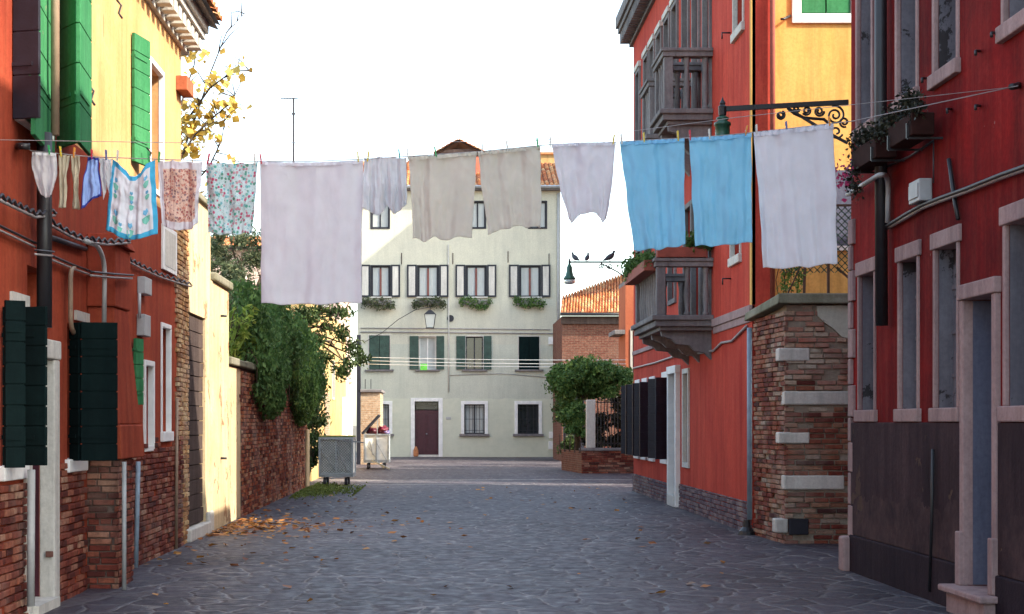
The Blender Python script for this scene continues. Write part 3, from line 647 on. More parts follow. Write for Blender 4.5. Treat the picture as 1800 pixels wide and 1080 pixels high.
g = MB(); FR.box(g, a0+.03, a1-.03, zz(350,(a0+a1)/2), zz(325,(a0+a1)/2), .13, .142); g.build('box_lid', M['pvc'], o, bevel=.004)
for u, v in ((1628,138),(1672,192),(1722,186),(1722,90),(1750,58)): pipe('hook', N, [rp(u,v,0), rp(u-7,v,.1), rp(u-7,v+8,.1)], .013, M['black_iron'])
pipe('insulator', N, [rp(1792,150,0), rp(1785,152,.06), rp(1778,153,.12)], .028, M['black_iron'])
# flower boxes under two upper windows
for i, (u0,u1,v0,v1,lb) in enumerate(((1504,1546,250,290,'dark flower box with pink flowers at the far corner of the red house'),(1568,1610,208,250,'dark flower box with wilted plants under the second upper window of the red house'))):
    a0, a1 = wy(u1, XR-.28), wy(u0, XR-.28); yc = (a0+a1)/2; z0, z1 = zz(v1,yc), zz(v0,yc)
    t_ = thing('flower_box', lb, 'flower box', (XR-.2, yc, z0), 'flower boxes on the red house')
    g = MB(); FR.box(g, a0, a1, z0, z1-.02, .1, .32); g.build('planter', simple('sooty_planter_%d'%i,(.03,.012,.01),.9,.1), t_, bevel=.01)
    for a in (a0+.08, a1-.08): g = MB(); g.bar(FR.pt(a, z0-.02, 0), FR.pt(a, z0-.02, .34), .02); g.bar(FR.pt(a, z0-.02, .34), FR.pt(a, z0+.12, .34), .02); g.build('bracket', M['black_iron'], t_)
    C_ = np.vstack([blob_pts((XR-.22+random.uniform(-.1,.05), a0+(a1-a0)*k/7, z1+random.uniform(-.02,.14)), (.13,.11,.13), 110, .1) for k in range(9)]+([blob_pts((XR-.38, a1-.1-.1*k, z0-.05-.06*k), (.1,.12,.2), 60, .1) for k in range(4)] if i == 0 else []))
    leaf_mesh('foliage', C_, .045, M['leaf_black'], t_)
    if i == 0: leaf_mesh('flowers', blob_pts((XR-.42, a1-.1, z0-.05), (.12,.3,.22), 60, .3), .05, M['petal'], t_, elong=1.1)

# wrought iron lamp bracket at the corner of the red house
YL = 18.45
t_ = thing('street_lamp', 'green street lamp on a black scrolled iron arm reaching out from the red house', 'street lamp', px(1490,180,YL))
g = MB(); g.bar(px(1491,180,YL), px(1272,192,YL), .05, .055); g.lathe(px(1270,200,YL), [(.0,-.04),(.045,-.02),(.05,.08),(.03,.1),(.035,.12),(.015,.16),(.0,.2)]); g.build('arm', M['black_iron'], t_)
def spiral(cu, cv, r0, r1, a0, turns, n=36): return [px(cu+(r0+(r1-r0)*k/n)*math.cos(a0+turns*2*math.pi*k/n), cv+(r0+(r1-r0)*k/n)*math.sin(a0+turns*2*math.pi*k/n), YL) for k in range(n+1)]
g = MB()
for c in ((1468,203,17,3,-1.9,1.9),(1440,196,9,2,0,1.7),(1418,195,8,2,2.6,-1.6),(1400,192,6,1.5,0,1.5),(1372,203,8,2,-1.2,1.8),(1470,232,12,3,.4,1.2),(1484,215,9,3,1.2,1.3)): g.sweep(spiral(*c), [.013]*37, 6)
g.sweep([px(u,v,YL) for u,v in ((1384,190),(1396,200),(1412,207),(1432,209),(1448,210),(1458,218))], .018, 6)
g.bar(px(1384,190,YL), px(1452,232,YL), .028, .03); g.bar(px(1452,232,YL), px(1490,252,YL), .028, .03)
g.build('scroll', M['black_iron'], t_)
c0 = px(1270,207,YL); g = MB(); g.lathe(c0, [(.03,.02),(.07,0),(.075,-.02),(.05,-.035),(.095,-.06),(.10,-.09),(.085,-.1),(.085,-.2),(.1,-.3),(.2,-.42),(.22,-.45)], 18); g.build('lamp_shade', M['lamp_green'], t_, smooth=True)
g = MB(); g.lathe(c0+Vector((0,0,-.46)), [(.16,0),(.15,-.1),(.08,-.17),(.0,-.19)], 16); g.build('lamp_glass', M['lantern'], t_, smooth=True)

# ================================================================ brick garden wall and pier beyond the red house
t_ = thing('garden_wall', 'brick garden wall corner patched with white stone blocks beside the red house', 'wall', (5.4, 22.9, 0))
YP = 22.7; xa, xb = 4.82, 6.28; FP = Frame('y', YP, -1)
pk, p2 = Vector((4.82,22.7,0)), Vector((4.70,24.42,0))
w_ = MB(); w_.box(xa+.03, xb, YP+.03, YP+.33, 0, 3.42); w_.hexa([(4.86,22.76,0),(5.15,22.76,0),(5.06,24.42,0),(4.74,24.42,0)],[(4.86,22.76,3.42),(5.15,22.76,3.42),(5.06,24.42,3.3),(4.74,24.42,3.3)]); w_.build('wall', M['mortar'], t_)
blocks = [(1368,1423,612,635),(1378,1500,688,712),(1368,1423,760,780),(1378,1484,836,861),(1362,1385,912,937)]
bh = [(px(a,c,YP).x, px(b_,c,YP).x, px(a,d_,YP).z, px(a,c,YP).z) for a,b_,c,d_ in blocks]
def patch(a, z): u = a*FPX/YP+U0; v = V0-(z-CH)*FPX/YP; return not (u > 1436+ (v-537)*.55+6*math.sin(v*.3) and v < 597)
def hi(a, z, k): return (z > 2.1+.5*mnoise.noise(Vector((a*2.3,z,k))))
for nm, sd in (('brick_mixed', 0), ('brick_pale', 1)):
    st_ = random.getstate(); random.seed(11); g = MB(); bricks(g, FP, xa, xb, 0, 3.40, .0, bh, jit=.016, miss=.05, mask=lambda a,z: patch(a,z) and hi(a,z,1) == bool(sd), bl=.26, bh=.058, j=.018); g.build('bricks', M[nm], t_); random.setstate(st_)
class Slant(Frame):
    def __init__(s, p, q): s.p, s.q = p, q; s.d = (q-p).normalized(); s.n = Vector((s.d.y,-s.d.x,0)); s.n = s.n if s.n.x < 0 else -s.n
    def pt(s, a, z, out=0): r_ = s.p+s.d*a+s.n*out; return Vector((r_.x, r_.y, z))
g = MB(); bricks(g, Slant(pk, p2), 0, (p2-pk).length, 0, 3.34, .0, jit=.014, miss=.03, bl=.24, bh=.058, mask=lambda a,z: not any(h[2]<z<h[3] and a < .16 for h in bh[::2])); g.build('bricks', M['brick_mixed'], t_)
for i, h in enumerate(bh):
    g = MB(); g.box(h[0]-(.0), h[1], YP-.02, YP+.2, h[2], h[3]); g.build('stone_block', M['stone'], t_, bevel=.02)
g = MB(); p_ = px(1436,540,YP); g.box(p_.x, xb, YP-.012, YP+.1, px(0,590,YP).z, 3.40); 
pp = [px(u,v,YP-.016) for u,v in ((1436,538),(1500,538),(1500,598),(1480,592),(1462,575),(1448,566),(1438,556))]; g = MB(); g.poly(*pp); n = len(pp)
for i in range(n): g.poly(pp[i], pp[(i+1)%n], pp[(i+1)%n]+Vector((0,.05,0)), pp[i]+Vector((0,.05,0)))
g.build('render_patch', M['cream'], t_)
g = MB(); z1 = 3.43; g.hexa([(4.70,22.58,z1),(xb,22.58,z1),(xb,23.1,z1),(5.1,23.1,z1)],[(4.72,22.6,z1+.15),(xb,22.62,z1+.15),(xb,23.08,z1+.13),(5.1,23.08,z1+.13)])
g.hexa([(4.70,22.58,z1),(5.1,23.1,z1),(5.10,24.55,3.3),(4.58,24.55,3.3)],[(4.72,22.6,z1+.15),(5.1,23.08,z1+.13),(5.10,24.54,3.43),(4.6,24.54,3.43)]); g.build('coping', M['stone_moss'], t_, bevel=.02)
g = MB(); g.box(*[px(u,0,YP).x for u in (1386,1420)], YP-.05, YP+.1, px(0,940,YP).z, px(0,912,YP).z); g.build('meter_hatch', M['navy'], t_, bevel=.01)
pipe('drainpipe', t_, [(4.66,24.5,3.2),(4.66,24.5,.25)], .04, M['pvc_blue'])
g = MB(); g.lathe((4.60,24.42,0), [(.14,0),(.12,.08),(.06,.14),(.05,.25)]); g.build('drain_foot', M['black_iron'], t_)
# green net fence standing on the wall
t_ = thing('net_fence', 'green diamond mesh fence with rusty props standing on the brick garden wall', 'fence', (5.6, 23.0, 3.55))
g = MB()
def mesh_panel(mb, p, q, z0, z1, s=.09, r_=.006):
    p, q = Vector(p), Vector(q); L = (q-p).length; H_ = z1-z0; d = (q-p)/L
    for k in range(int((L+H_)/s)):
        for sg in (0, 1):
            a0 = k*s; t0 = max(0, a0-L); t1 = min(H_, a0)
            if t1 <= t0: continue
            f = (lambda t: L-(a0-t)) if sg else (lambda t: a0-t)
            A, B = p+d*f(t0), p+d*f(t1); mb.bar((A.x,A.y,z0+t0),(B.x,B.y,z0+t1), r_*2, r_*2)
mesh_panel(g, (4.78,22.95,0), (6.2,22.95,0), 3.9, 4.85, .1); 
g.build('mesh', M['lamp_green'], t_)
g = MB()
for p_, q_ in (((5.15,22.95,3.55),(5.18,22.95,4.9)),((5.5,22.95,3.55),(5.5,22.95,4.9)),((6.2,22.95,3.55),(6.2,22.95,4.9))): g.bar(p_, q_, .035)
g.bar((5.62,22.96,3.98),(6.1,22.96,3.56),.03); g.bar((4.9,22.96,3.56),(5.2,22.96,4.2),.02); g.bar((4.78,22.95,4.87),(6.2,22.95,4.87),.03); g.build('post', simple('rusty_iron',(.11,.06,.04),.8), t_)
t_ = thing('climbing_plant', 'thin green climber on the mesh at the left end of the garden wall', 'plant', (4.85,23.2,3.5))
g = MB(); 
for k in range(5): x_ = 4.8+.06*k; g.sweep([(x_,23.0,3.52),(x_+random.uniform(-.05,.05),23.0,3.8),(x_+random.uniform(-.08,.08),23.0,4.1)], .006, 5)
g.build('stem', M['bark'], t_); leaf_mesh('foliage', np.vstack([blob_pts((4.85+.05*k,23.0,3.7+.08*(k%4)), (.1,.08,.18), 40, .1) for k in range(7)]), .05, M['leaf_ivy2'], t_)

# ================================================================ coral red house, middle right
XM = 4.72; FM = Frame('x', XM, -1); Y0m, Y1m = 24.6, 40.2
Q = thing('red_house', 'coral red three storey house with stone balconies in the middle right', 'house', (7, 32, 0))
def my(u): return wy(u, XM)
holes = []
def hm(a, b_, c, d_): holes.append((a,b_,c,d_)); return holes[-1]
low = [hm(y-.38,y+.38,.95,2.66) for y in (39.3,37.9,36.5)]; lw4 = hm(33.9,34.75,.95,2.7); dm = hm(32.3,33.3,.25,2.74); lw5 = hm(31.0,31.6,.95,2.7)
mid = [hm(y-.42,y+.42,z0,5.9) for y,z0 in ((28.9,3.68),(30.0,3.68),(31.0,3.68),(33.2,4.3),(35.2,4.3),(37.2,4.3),(38.9,4.3))]
nearw = hm(25.55,26.35,4.45,6.0); nearu = hm(25.3,26.1,8.1,10.2)
top = [hm(y-.33,y+.33,7.42 if y < 32.5 else 8.2,10.3) for y in (28.75,30.0,31.3,32.8,33.95,35.2,36.4,37.5,39.1)]
w_ = MB(); wall_panel(w_, FM, Y0m, Y1m, 0, 11.3, .33, holes); w_.build('wall', M['red_mid'], Q)
shell(Q, XM+.331, 10.5, 32.05, Y1m, 11.3, M['red_mid'], skip=('x0',))
w_ = MB(); w_.box(XM, XM+.33, Y0m, Y1m, 11.303, 11.9); w_.build('parapet', M['red_mid'], Q)
cornice(FM, Q, Y0m+3.2, Y1m+.35, 11.28, .42, .75, 56, M['stone_grey'])
for (a,b_,c,d_) in low+[lw4]:
    window(FM, Q, a,b_,c,d_, rec=.2, sash=M['navy'], casing=None, sill=(M['white'],.1,.06,.08), grille=4)
    g = MB(); FM.box(g, a-.06,b_+.06,d_,d_+.13,-.2,.03); g.build('lintel', M['white'], Q, bevel=.01)
for (a,b_,c,d_) in low: 
    for y, s in ((a-.03,-1),(b_+.03,1)): leaf(Q, (XM-.01,y),(XM-.36,y+s*.1), c, d_, M['navy'], 9)
for y, s in ((lw4[0]-.03,-1),(lw4[1]+.03,1)): leaf(Q, (XM-.01,y),(XM-.30,y+s*.15), lw4[2], lw4[3], M['navy'], 9)
window(FM, Q, *lw5, rec=.2, pane=M['boarded'], casing=(.1,M['stone'],.04))
g = MB(); FM.box(g, dm[0], dm[1], .25, 2.74, -.3, -.24); D_ = g.build('door', M['doorgrey'], Q); g = MB()
FM.box(g, dm[0]-.12,dm[0],0.02,2.74,-.25,.1); FM.box(g, dm[1],dm[1]+.12,.02,2.74,-.25,.1); FM.box(g, dm[0]-.14,dm[1]+.14,2.74,2.9,-.25,.11); g.build('door_frame', M['white'], D_, bevel=.01)
g = MB(); FM.box(g, dm[0],dm[1],.02,.25,-.3,.12); g.build('doorstep', M['stone'], D_, bevel=.01)
for (a,b_,c,d_) in mid: window(FM, Q, a,b_,c,d_, rec=.25, sash=M['wood_old'], casing=(.1,M['stone_grey'],.05), rails=(c+1.3,))
for (a,b_,c,d_) in top: 
    wo = window(FM, Q, a,b_,c,d_, rec=.24, sash=M['navy'], casing=(.09,M['stone_grey'],.05)); g = MB(); FM.box(g, a-.12,b_+.12,d_+.092,d_+.22,-.02,.08); g.build('lintel', M['stone'], wo, bevel=.01)
for r in (nearw, nearu): window(FM, Q, *r, rec=.22, sash=M['navy'], casing=(.05,M['stone'],.03), sill=(M['stone'],.14,.06,.08))
for q0, q1, zt_ in ((Y0m, dm[0]-.13, .5), (dm[1]+.13, Y1m, .45)): g = MB(); bricks(g, FM, q0, q1, 0.01, zt_, .03, bl=.24, bh=.065, miss=0); g.build('brick_plinth', M['brick_purple'], Q)
g = MB(); FM.box(g, Y0m, 28.1, 3.42, 3.56, -.05, .05); FM.box(g, Y0m, 28.1, 3.3, 3.42, -.05, .025); FM.box(g, 31.5, Y1m, 3.42, 3.52, -.05, .04); g.build('string_course', M['stone_pink'], Q, bevel=.01)
pipe('wall_cable', Q, [FM.pt(y,z,.03) for y,z in ((24.9,3.25),(26.2,3.08),(27.2,3.1),(28.0,3.0),(31,3.05),(33,3.1),(36,3.08),(40,3.1))], .02, M['cable_grey'])
pipe('downpipe', Q, [(XM+.3,Y0m-.07,11.2),(XM+.3,Y0m-.07,3.6)], .04, M['terracotta'])
g = MB(); FM.box(g, Y0m, Y0m+.14, 3.56, 11.28, -.05, .012); g.build('painted_sun_stripe', M['yellow'], Q)  # sunlit edge of the corner painted as a yellow strip
for u, v in ((1284,58),(1285,490)): y = my(u); pipe('hook', Q, [FM.pt(y,zz(v,y),0),FM.pt(y,zz(v,y),.14),FM.pt(y,zz(v,y)-.1,.14)], .014, M['black_iron'])
def balcony(y0, y1, zs, out, nb, rail, brack=True):
    B_ = MB(); FM.box(B_, y0-.08, y1+.08, zs-.09, zs, 0, out+.09); FM.box(B_, y0-.03, y1+.03, zs-.2, zs-.09, 0, out+.03); FM.box(B_, y0+.04, y1-.04, zs-.27, zs-.2, 0, out-.06)
    B = B_.build('balcony', M['stone_grey'], Q, bevel=.015)
    for y in (y0+.08, y1-.08): g = MB(); FM.box(g, y-.08, y+.08, zs, zs+rail-.12, out-.16, out); g.build('balcony_post', M['stone_grey'], B, bevel=.01)
    g = MB(); FM.box(g, y0-.03, y1+.03, zs+rail-.12, zs+rail-.03, out-.2, out+.03); FM.box(g, y0-.06, y1+.06, zs+rail-.03, zs+rail+.03, out-.23, out+.06)
    for y in (y0+.08, y1-.08): FM.box(g, y-.11, y+.11, zs+rail-.12, zs+rail-.03, 0, out-.2); FM.box(g, y-.14, y+.14, zs+rail-.03, zs+rail+.03, 0, out-.23)
    g.build('balcony_rail', M['stone_grey'], B, bevel=.01)
    prof = lambda h: [(.055,0),(.055,.05),(.035,.08),(.05,h*.3),(.055,h*.42),(.04,h*.75),(.045,h-.12),(.06,h-.06),(.06,h)]
    pts_ = [(y, out-.08) for y in np.linspace(y0+.08, y1-.08, nb+2)[1:-1]]+[(yy, o) for yy in (y0+.08, y1-.08) for o in ((.12,.45) if out > .8 else (.1,.38,.62))]
    for y, o in pts_: g = MB(); g.lathe(FM.pt(y, zs, o), prof(rail-.12), 10); g.build('baluster', M['stone_grey'], B, smooth=True)
    if brack:
        for y in (y0+.25, (y0+y1)/2, y1-.25) if y1-y0 > 2 else (y0+.2, y1-.2):
            g = MB(); pr = [(0,-.27),(out*.9,-.27),(out*.88,-.36),(out*.7,-.42),(out*.62,-.5),(out*.4,-.52),(out*.3,-.62),(out*.12,-.66),(0,-.78)]
            n = len(pr); A = [FM.pt(y-.08, zs+z, o) for o, z in pr]; C = [FM.pt(y+.08, zs+z, o) for o, z in pr]; g.poly(*A); g.poly(*C)
            for i in range(n): g.poly(A[i],A[(i+1)%n],C[(i+1)%n],C[i])
            g.build('bracket', M['stone_grey'], B)
    return B
B1 = balcony(28.2, 31.35, 3.64, 1.0, 8, .98)
balcony(28.25, 29.55, 7.3, .86, 3, 1.05); balcony(30.75, 31.95, 7.3, .8, 3, 1.05)
for i, (y0,y1,o0,o1,lb) in enumerate(((28.12,28.32,.12,1.0,'terracotta planter with trailing green plants on the near end of the lower balcony'),(28.4,31.5,.96,1.2,'long terracotta planter with thick green plants along the front of the lower balcony'))):
    t_ = thing('planter', lb, 'planter', FM.pt((y0+y1)/2, 4.68, (o0+o1)/2), 'planters on the lower balcony')
    g = MB(); FM.box(g, y0, y1, 4.66 if i == 0 else 4.45, 4.84 if i == 0 else 4.64, o0, o1); g.build('planter_box', M['terracotta'], t_, bevel=.01)
    n = 16 if i else 8; C_ = np.vstack([blob_pts(FM.pt(y0+(y1-y0)*random.random(), (4.9 if i == 0 else 4.68)+random.uniform(-.05,.12), o0+(o1-o0)*random.random()), (.2,.2,.15), 130, .1) for k in range(n)])
    leaf_mesh('foliage', C_, .07, M['leaf_ivy'], t_)
# far lamp with pigeons
YL2 = 39.8
t_ = thing('street_lamp', 'small black street lamp on an arm with three pigeons, far right', 'street lamp', px(1117,461,YL2))
g = MB(); g.sweep([px(1117,461,YL2), px(1002,461,YL2)], .022, 8); g.lathe(px(1001,463,YL2), [(0,-.04),(.03,-.03),(.03,.05),(.01,.12),(0,.14)]); g.build('arm', M['black_iron'], t_)
def spiral2(cu, cv, r0, r1, a0, turns, n=24): return [px(cu+(r0+(r1-r0)*k/n)*math.cos(a0+turns*2*math.pi*k/n), cv+(r0+(r1-r0)*k/n)*math.sin(a0+turns*2*math.pi*k/n), YL2) for k in range(n+1)]
g = MB(); g.sweep(spiral2(1056,468,5,1,-1.5,1.6), .014, 5); g.sweep(spiral2(1072,468,6,1,-2.5,-1.4), .014, 5); g.sweep([px(u,v,YL2) for u,v in ((1056,463),(1070,470),(1085,478),(1100,488),(1113,492))], .018, 6); g.build('scroll', M['black_iron'], t_)
c0 = px(1001,466,YL2); g = MB(); g.lathe(c0, [(.03,.02),(.05,-.02),(.07,-.06),(.075,-.16),(.1,-.26),(.15,-.33),(.16,-.36)], 14); g.build('lamp_shade', M['lamp_green'], t_, smooth=True)
g = MB(); g.lathe(c0+Vector((0,0,-.365)), [(.13,0),(.15,-.04),(.13,-.1),(.05,-.12)], 14); g.build('lamp_glass', M['lantern'], t_, smooth=True)
def pigeon(u, v, yaw, lb, sc=1.0):
    c = px(u, v, YL2); t = Vector((math.cos(yaw), math.sin(yaw), 0)); s_ = sc
    P_ = [(-.17,.03),(-.11,.05),(-.06,.08),(0,.11),(.05,.145),(.08,.18),(.092,.21),(.10,.235),(.118,.238),(.14,.228)]; r_ = [.012,.028,.05,.062,.055,.036,.026,.03,.022,.004]
    g = MB(); g.sweep([c+t*a*s_+Vector((0,0,(z+.0)*s_)) for a, z in P_], [q*s_ for q in r_], 10)
    o = g.build('pigeon', simple('pigeon_feathers_%d' % u, (.05,.05,.06), .7), smooth=True, origin=c); tag(o, lb, 'pigeon', 'pigeons on the lamp arm')
    g = MB()
    for e in (-.02,.02): n = Vector((-t.y,t.x,0))*e; g.sweep([c+n+Vector((0,0,.02)), c+n+Vector((0,0,.075))], .006, 5)
    g.build('leg', M['terracotta'], o)
pigeon(1011,461,2.2,'dark pigeon nearest the hanging lamp, at the left end of the arm'); pigeon(1032,461,1.2,'slim pigeon in the middle of the lamp arm',.95); pigeon(1072,461,.4,'large pigeon perched nearest the red house',1.15)

# ================================================================ yellow house in the gap
YY = 25.2; FY = Frame('y', YY, -1)
t_ = thing('yellow_house', 'sunlit yellow house with green shutters between the two red houses', 'house', (7.5, 27, 0))
x0, x1 = (1408-U0)*YY/FPX, (1495-U0)*YY/FPX; zs = zz(25, YY)
sh = [(x0,x1,zs,zs+1.8),(7.8,8.6,zs,zs+1.8),(x0,x1,4.9,6.4) if False else (9.2,9.9,zs,zs+1.8)]
w_ = MB(); wall_panel(w_, FY, XM+.335, 10.5, 0, 12, .3, sh); w_.build('wall', M['yellow'], t_)
shell(t_, XM+.335, 10.5, YY+.301, 32.04, 12, M['yellow'], skip=('y0',))
for (a,b_,c,d_) in sh:
    window(FY, t_, a,b_,c,d_, rec=.2, sash=M['white'], casing=(.15,M['white'],.04))
    cc_ = (a+b_)/2; leaf(t_, (a+.01,YY-.0),(cc_-.01,YY-.0), c+.01, d_, M['green'], 3); leaf(t_, (cc_+.01,YY),(b_-.01,YY), c+.01, d_, M['green'], 3)
g = MB(); FY.box(g, 5.9, 10.4, zz(441,YY), zz(433,YY), 0, .06); g.build('string_course', M['white'], t_)
g = MB(); FY.box(g, 5.95, 6.9, zz(433,YY), zz(300,YY), -.02, .03); g.build('terrace_door', M['doorgrey'], t_)
pipe('downpipe', t_, [(5.13,YY-.06,12),(5.13,YY-.06,3.6)], .035, M['terracotta'])
pipe('hook', t_, [px(1389,28,YY), px(1389,28,YY-.2)+Vector((-.1,0,-.05)), px(1372,34,YY-.2)], .02, M['black_iron'])
# ================================================================ left house
XL = -3.75; FL = Frame('x', XL, 1)
def ly(u, out=0): return wy(u, XL+out)
def lp(u, v, out=.04): Y = wy(u, XL+out); return Vector((XL+out, Y, zz(v, Y)))
L = thing('orange_house', 'orange and yellow house with green shutters along the left side', 'house', (-6, 12, 0))
holes = []
wl = [hm_ for hm_ in ((13.45,14.05,1.38,2.72),(15.75,16.35,1.38,2.72))]; wdoor = (14.25,15.05,.06,3.15)
wU = [(13.95,14.75,4.5,6.9),(11.6,12.4,4.5,6.9),(9,9.8,4.5,6.9)]; wB = (20.15,21.0,4.75,6.3)
wn1 = (20.95,21.55,1.62,3.0); wn2 = (19.75,20.25,1.45,2.45)
extra = [(11.0,11.7,1.38,2.72),(8.6,9.3,1.38,2.72)]
holes = wl+[wdoor]+wU+[wB,wn1,wn2]+extra
m_lower = plaster('orange_render_over_brick', (.38,.072,.035), (.26,.045,.026), (.52,.2,.1), seed=5, peel=(.38,.22,.14), peel_t=.70, peelmax=3.2, bmp=.45)
w_ = MB(); wall_panel(w_, FL, 8, 15.75-.15, 0, 7.4, .35, [h for h in holes if h[1] < 15.6]); w_.build('wall', m_lower, L)
w_ = MB(); wall_panel(w_, FL, 15.6, 22.5, 0, 4.55, .35, [h for h in holes if h[0] > 15.6 and h[3] < 4.5]); w_.build('wall', m_lower, L)
w_ = MB(); wall_panel(w_, FL, 15.6, 22.5, 4.55, 7.4, .35, [wB]); w_.build('wall', M['left_yellow'], L)
shell(L, -11, XL-.351, 8, 22.5, 7.4, M['left_yellow'], skip=('x1',))
cornice(FL, L, 8, 22.85, 7.0, .34, .5, 43, M['stone'])
tile_roof('roof', L, (XL+.5,23,7.5),(XL+.5,9,7.5),(-7.3,9,9),(-7.3,23,9), 60, 12, .06)
# exposed brick base with ragged upper edge
def rag(a, z): return z < 1.28+.22*mnoise.noise(Vector((a*1.3,z*2,1)))+(.35 if a > 19 else 0)*(.5+mnoise.noise(Vector((a*2,z*3,5))))
g = MB(); bhole = [(h[0]-.05,h[1]+.05,h[2]-.12,h[3]+.1) for h in holes]; bhole.append((16.5,17.9,0,2)); bricks(g, FL, 11, 22.5, 0, 1.85, .035, bhole, jit=.012, mask=rag, bl=.23, bh=.055, miss=.02, depth=.03); g.build('exposed_brick', M['brick_red'], L)
g = MB(); bricks(g, FL, 21.75, 22.5, 1.5, 5.0, .03, [], jit=.01, bl=.23, bh=.055, miss=.02, depth=.03, mask=lambda a,z: a > 22.05+.15*mnoise.noise(Vector((0,z*2,7)))); g.build('exposed_brick', M['brick_ochre'], L)
# windows
for i, h in enumerate(wl+extra): window(FL, L, *h, rec=.22, sash=M['navy'], sill=(M['white'],.13,.05,.1))
for h in wU: window(FL, L, *h, rec=.22, sash=M['white'], sill=(M['white'],.13,.09,.12), fw=.06)
window(FL, L, *wB, rec=.2, sash=M['wood_old'], pane=M['orange'], casing=(.07,M['white'],.02))
o = window(FL, L, *wn1, rec=.25, sash=M['white'], pane=M['white'], casing=(.06,M['white'],.02), sill=(M['white'],.13,.05,.08)); window(FL, L, *wn2, rec=.2, sash=M['white'], pane=M['boarded'], casing=(.07,M['white'],.03))
g = MB(); FL.box(g, wdoor[0], wdoor[1], .1, 2.3, -.3, -.25); D_ = g.build('door', M['navy'], L); g = MB()
FL.box(g, wdoor[1], wdoor[1]+.2, .02, 2.34, -.10, .05); FL.box(g, wdoor[0]-.13, wdoor[0], .02, 2.34, -.3, .05); g.build('door_frame', M['stone'], D_, bevel=.015)
g = MB(); FL.box(g, wdoor[1]-.003, wdoor[1]+.1, .02, 2.33, -.3, -.102); g.build('reveal', M['wood_door'], D_); g = MB(); FL.box(g, wdoor[0]-.15, wdoor[1]+.22, 2.34, 2.52, -.3, .06); g.build('lintel', M['stone'], D_, bevel=.015); g = MB(); FL.box(g, wdoor[0],wdoor[1],.01,.1,-.3,.1); g.build('threshold', M['stone'], D_)  # dark reveal: the doorway's shade put into its colour
g = MB(); FL.box(g, wdoor[0], wdoor[1], 2.56, 3.15, -.28, -.24); g.build('transom', M['glassy'], D_)
def lpt(u, X): return (X, wy(u, X))
# upper shutters
leaf(L, lpt(24,-3.74), lpt(70,-3.50), 4.36, 7.0, M['navy'], 7)  # shaded back of the shutter, its shade put into the navy colour
leaf(L, lpt(58,-3.56), lpt(93,-3.70), 4.22, 7.0, M['green'], 7)
leaf(L, lpt(103,-3.73), lpt(136,-3.47), 4.37, 7.0, M['green'], 7)
leaf(L, lpt(137,-3.46), lpt(158,-3.52), 4.37, 7.0, M['green'], 7)
leaf(L, lpt(234,-3.72), lpt(262,-3.62), 4.84, 6.38, M['green'], 7)
# lower shutters
leaf(L, (XL+.02,13.40), lpt(82,-3.34), 1.38, 2.72, M['green_dark'], 8); leaf(L, lpt(8,-3.5), lpt(44,-3.36), 1.38, 2.72, M['green_dark'], 8)
leaf(L, lpt(124,-3.74), lpt(141,-3.62), 1.36, 2.74, M['green_dark'], 8); leaf(L, lpt(142,-3.61), lpt(207,-3.26), 1.36, 2.74, M['green_dark'], 8)
leaf(L, lpt(237,-3.70), lpt(250,-3.66), 1.95, 2.75, M['green'], 5)
for u, v in ((91,118),(156,150),(205,0),(258,260)): p_ = lp(u,v,.16); pipe('shutter_catch', L, [p_, p_+Vector((.05,0,-.06)), p_+Vector((.02,.02,-.14)), p_+Vector((.06,0,-.2))], .012, M['black_iron'])
# chimney breast bulging from the wall
g = MB(); g.hexa([(XL,16.55,1.36),(-3.38,16.55,1.36),(-3.38,17.85,1.36),(XL,17.85,1.36)],[(XL,16.55,1.72),(-3.39,16.55,1.72),(-3.39,17.8,1.72),(XL,17.8,1.72)])
g.hexa([(XL,16.58,1.724),(-3.41,16.58,1.724),(-3.41,17.75,1.724),(XL,17.75,1.724)],[(XL,16.62,2.95),(-3.47,16.62,2.95),(-3.47,17.35,2.95),(XL,17.35,2.95)])
g.hexa([(XL,16.59,2.954),(-3.45,16.59,2.954),(-3.45,17.38,2.954),(XL,17.38,2.954)],[(XL,16.59,3.6),(-3.45,16.59,3.6),(-3.45,17.4,3.6),(XL,17.4,3.6)])
g.hexa([(XL,16.55,3.604),(-3.40,16.55,3.604),(-3.40,17.45,3.604),(XL,17.45,3.604)],[(XL,16.6,3.72),(-3.45,16.6,3.72),(-3.45,17.4,3.72),(XL,17.4,3.72)])
CB = g.build('chimney_breast', M['left'], L, bevel=.015)
g = MB(); g.box(XL, -3.44, 16.62, 17.42, 0, 1.357); g.build('brick_core', M['mortar_dark'], CB)
g = MB(); bricks(g, Frame('y',16.62,-1), XL, -3.42, 0, 1.35, .02, bl=.22, bh=.055, jit=.01, depth=.02); bricks(g, Frame('x',-3.44,1), 16.6, 17.42, 0, 1.35, .02, bl=.22, bh=.055, jit=.01, depth=.02); g.build('exposed_brick', M['brick_red'], CB)
# pipes and conduits
def LP(pts, out): return [lp(u,v,out) for u,v in pts]
X_ = XL+.13; y_ = wy(78, X_)
pipe('downpipe', L, [(X_,y_,4.35),(X_,y_,2.6)], .07, M['black_iron'])
pipe('conduit', L, [(XL+.2,wy(97,XL+.2),7.3),(XL+.2,wy(97,XL+.2),4.35)], .04, M['pvc_brown'])
pipe('waste_pipe', L, elbow(LP([(150,424),(172,432),(184,460),(183,570)], .34)), .024, M['pvc']); p_ = lp(174,812,.42); q_ = lp(172,1018,.42); pipe('waste_pipe', L, [Vector((p_.x,16.45,zz(812,16.45))), Vector((p_.x,16.45,0.02))], .024, M['pvc'])
pipe('waste_pipe', L, elbow([lp(130,470,.05), lp(124,476,.07), lp(124,575,.07), lp(132,590,.05)]), .024, M['pvc_brown'])
pipe('waste_pipe', L, LP([(55,826),(54,1066)], .12), .035, M['pvc'])
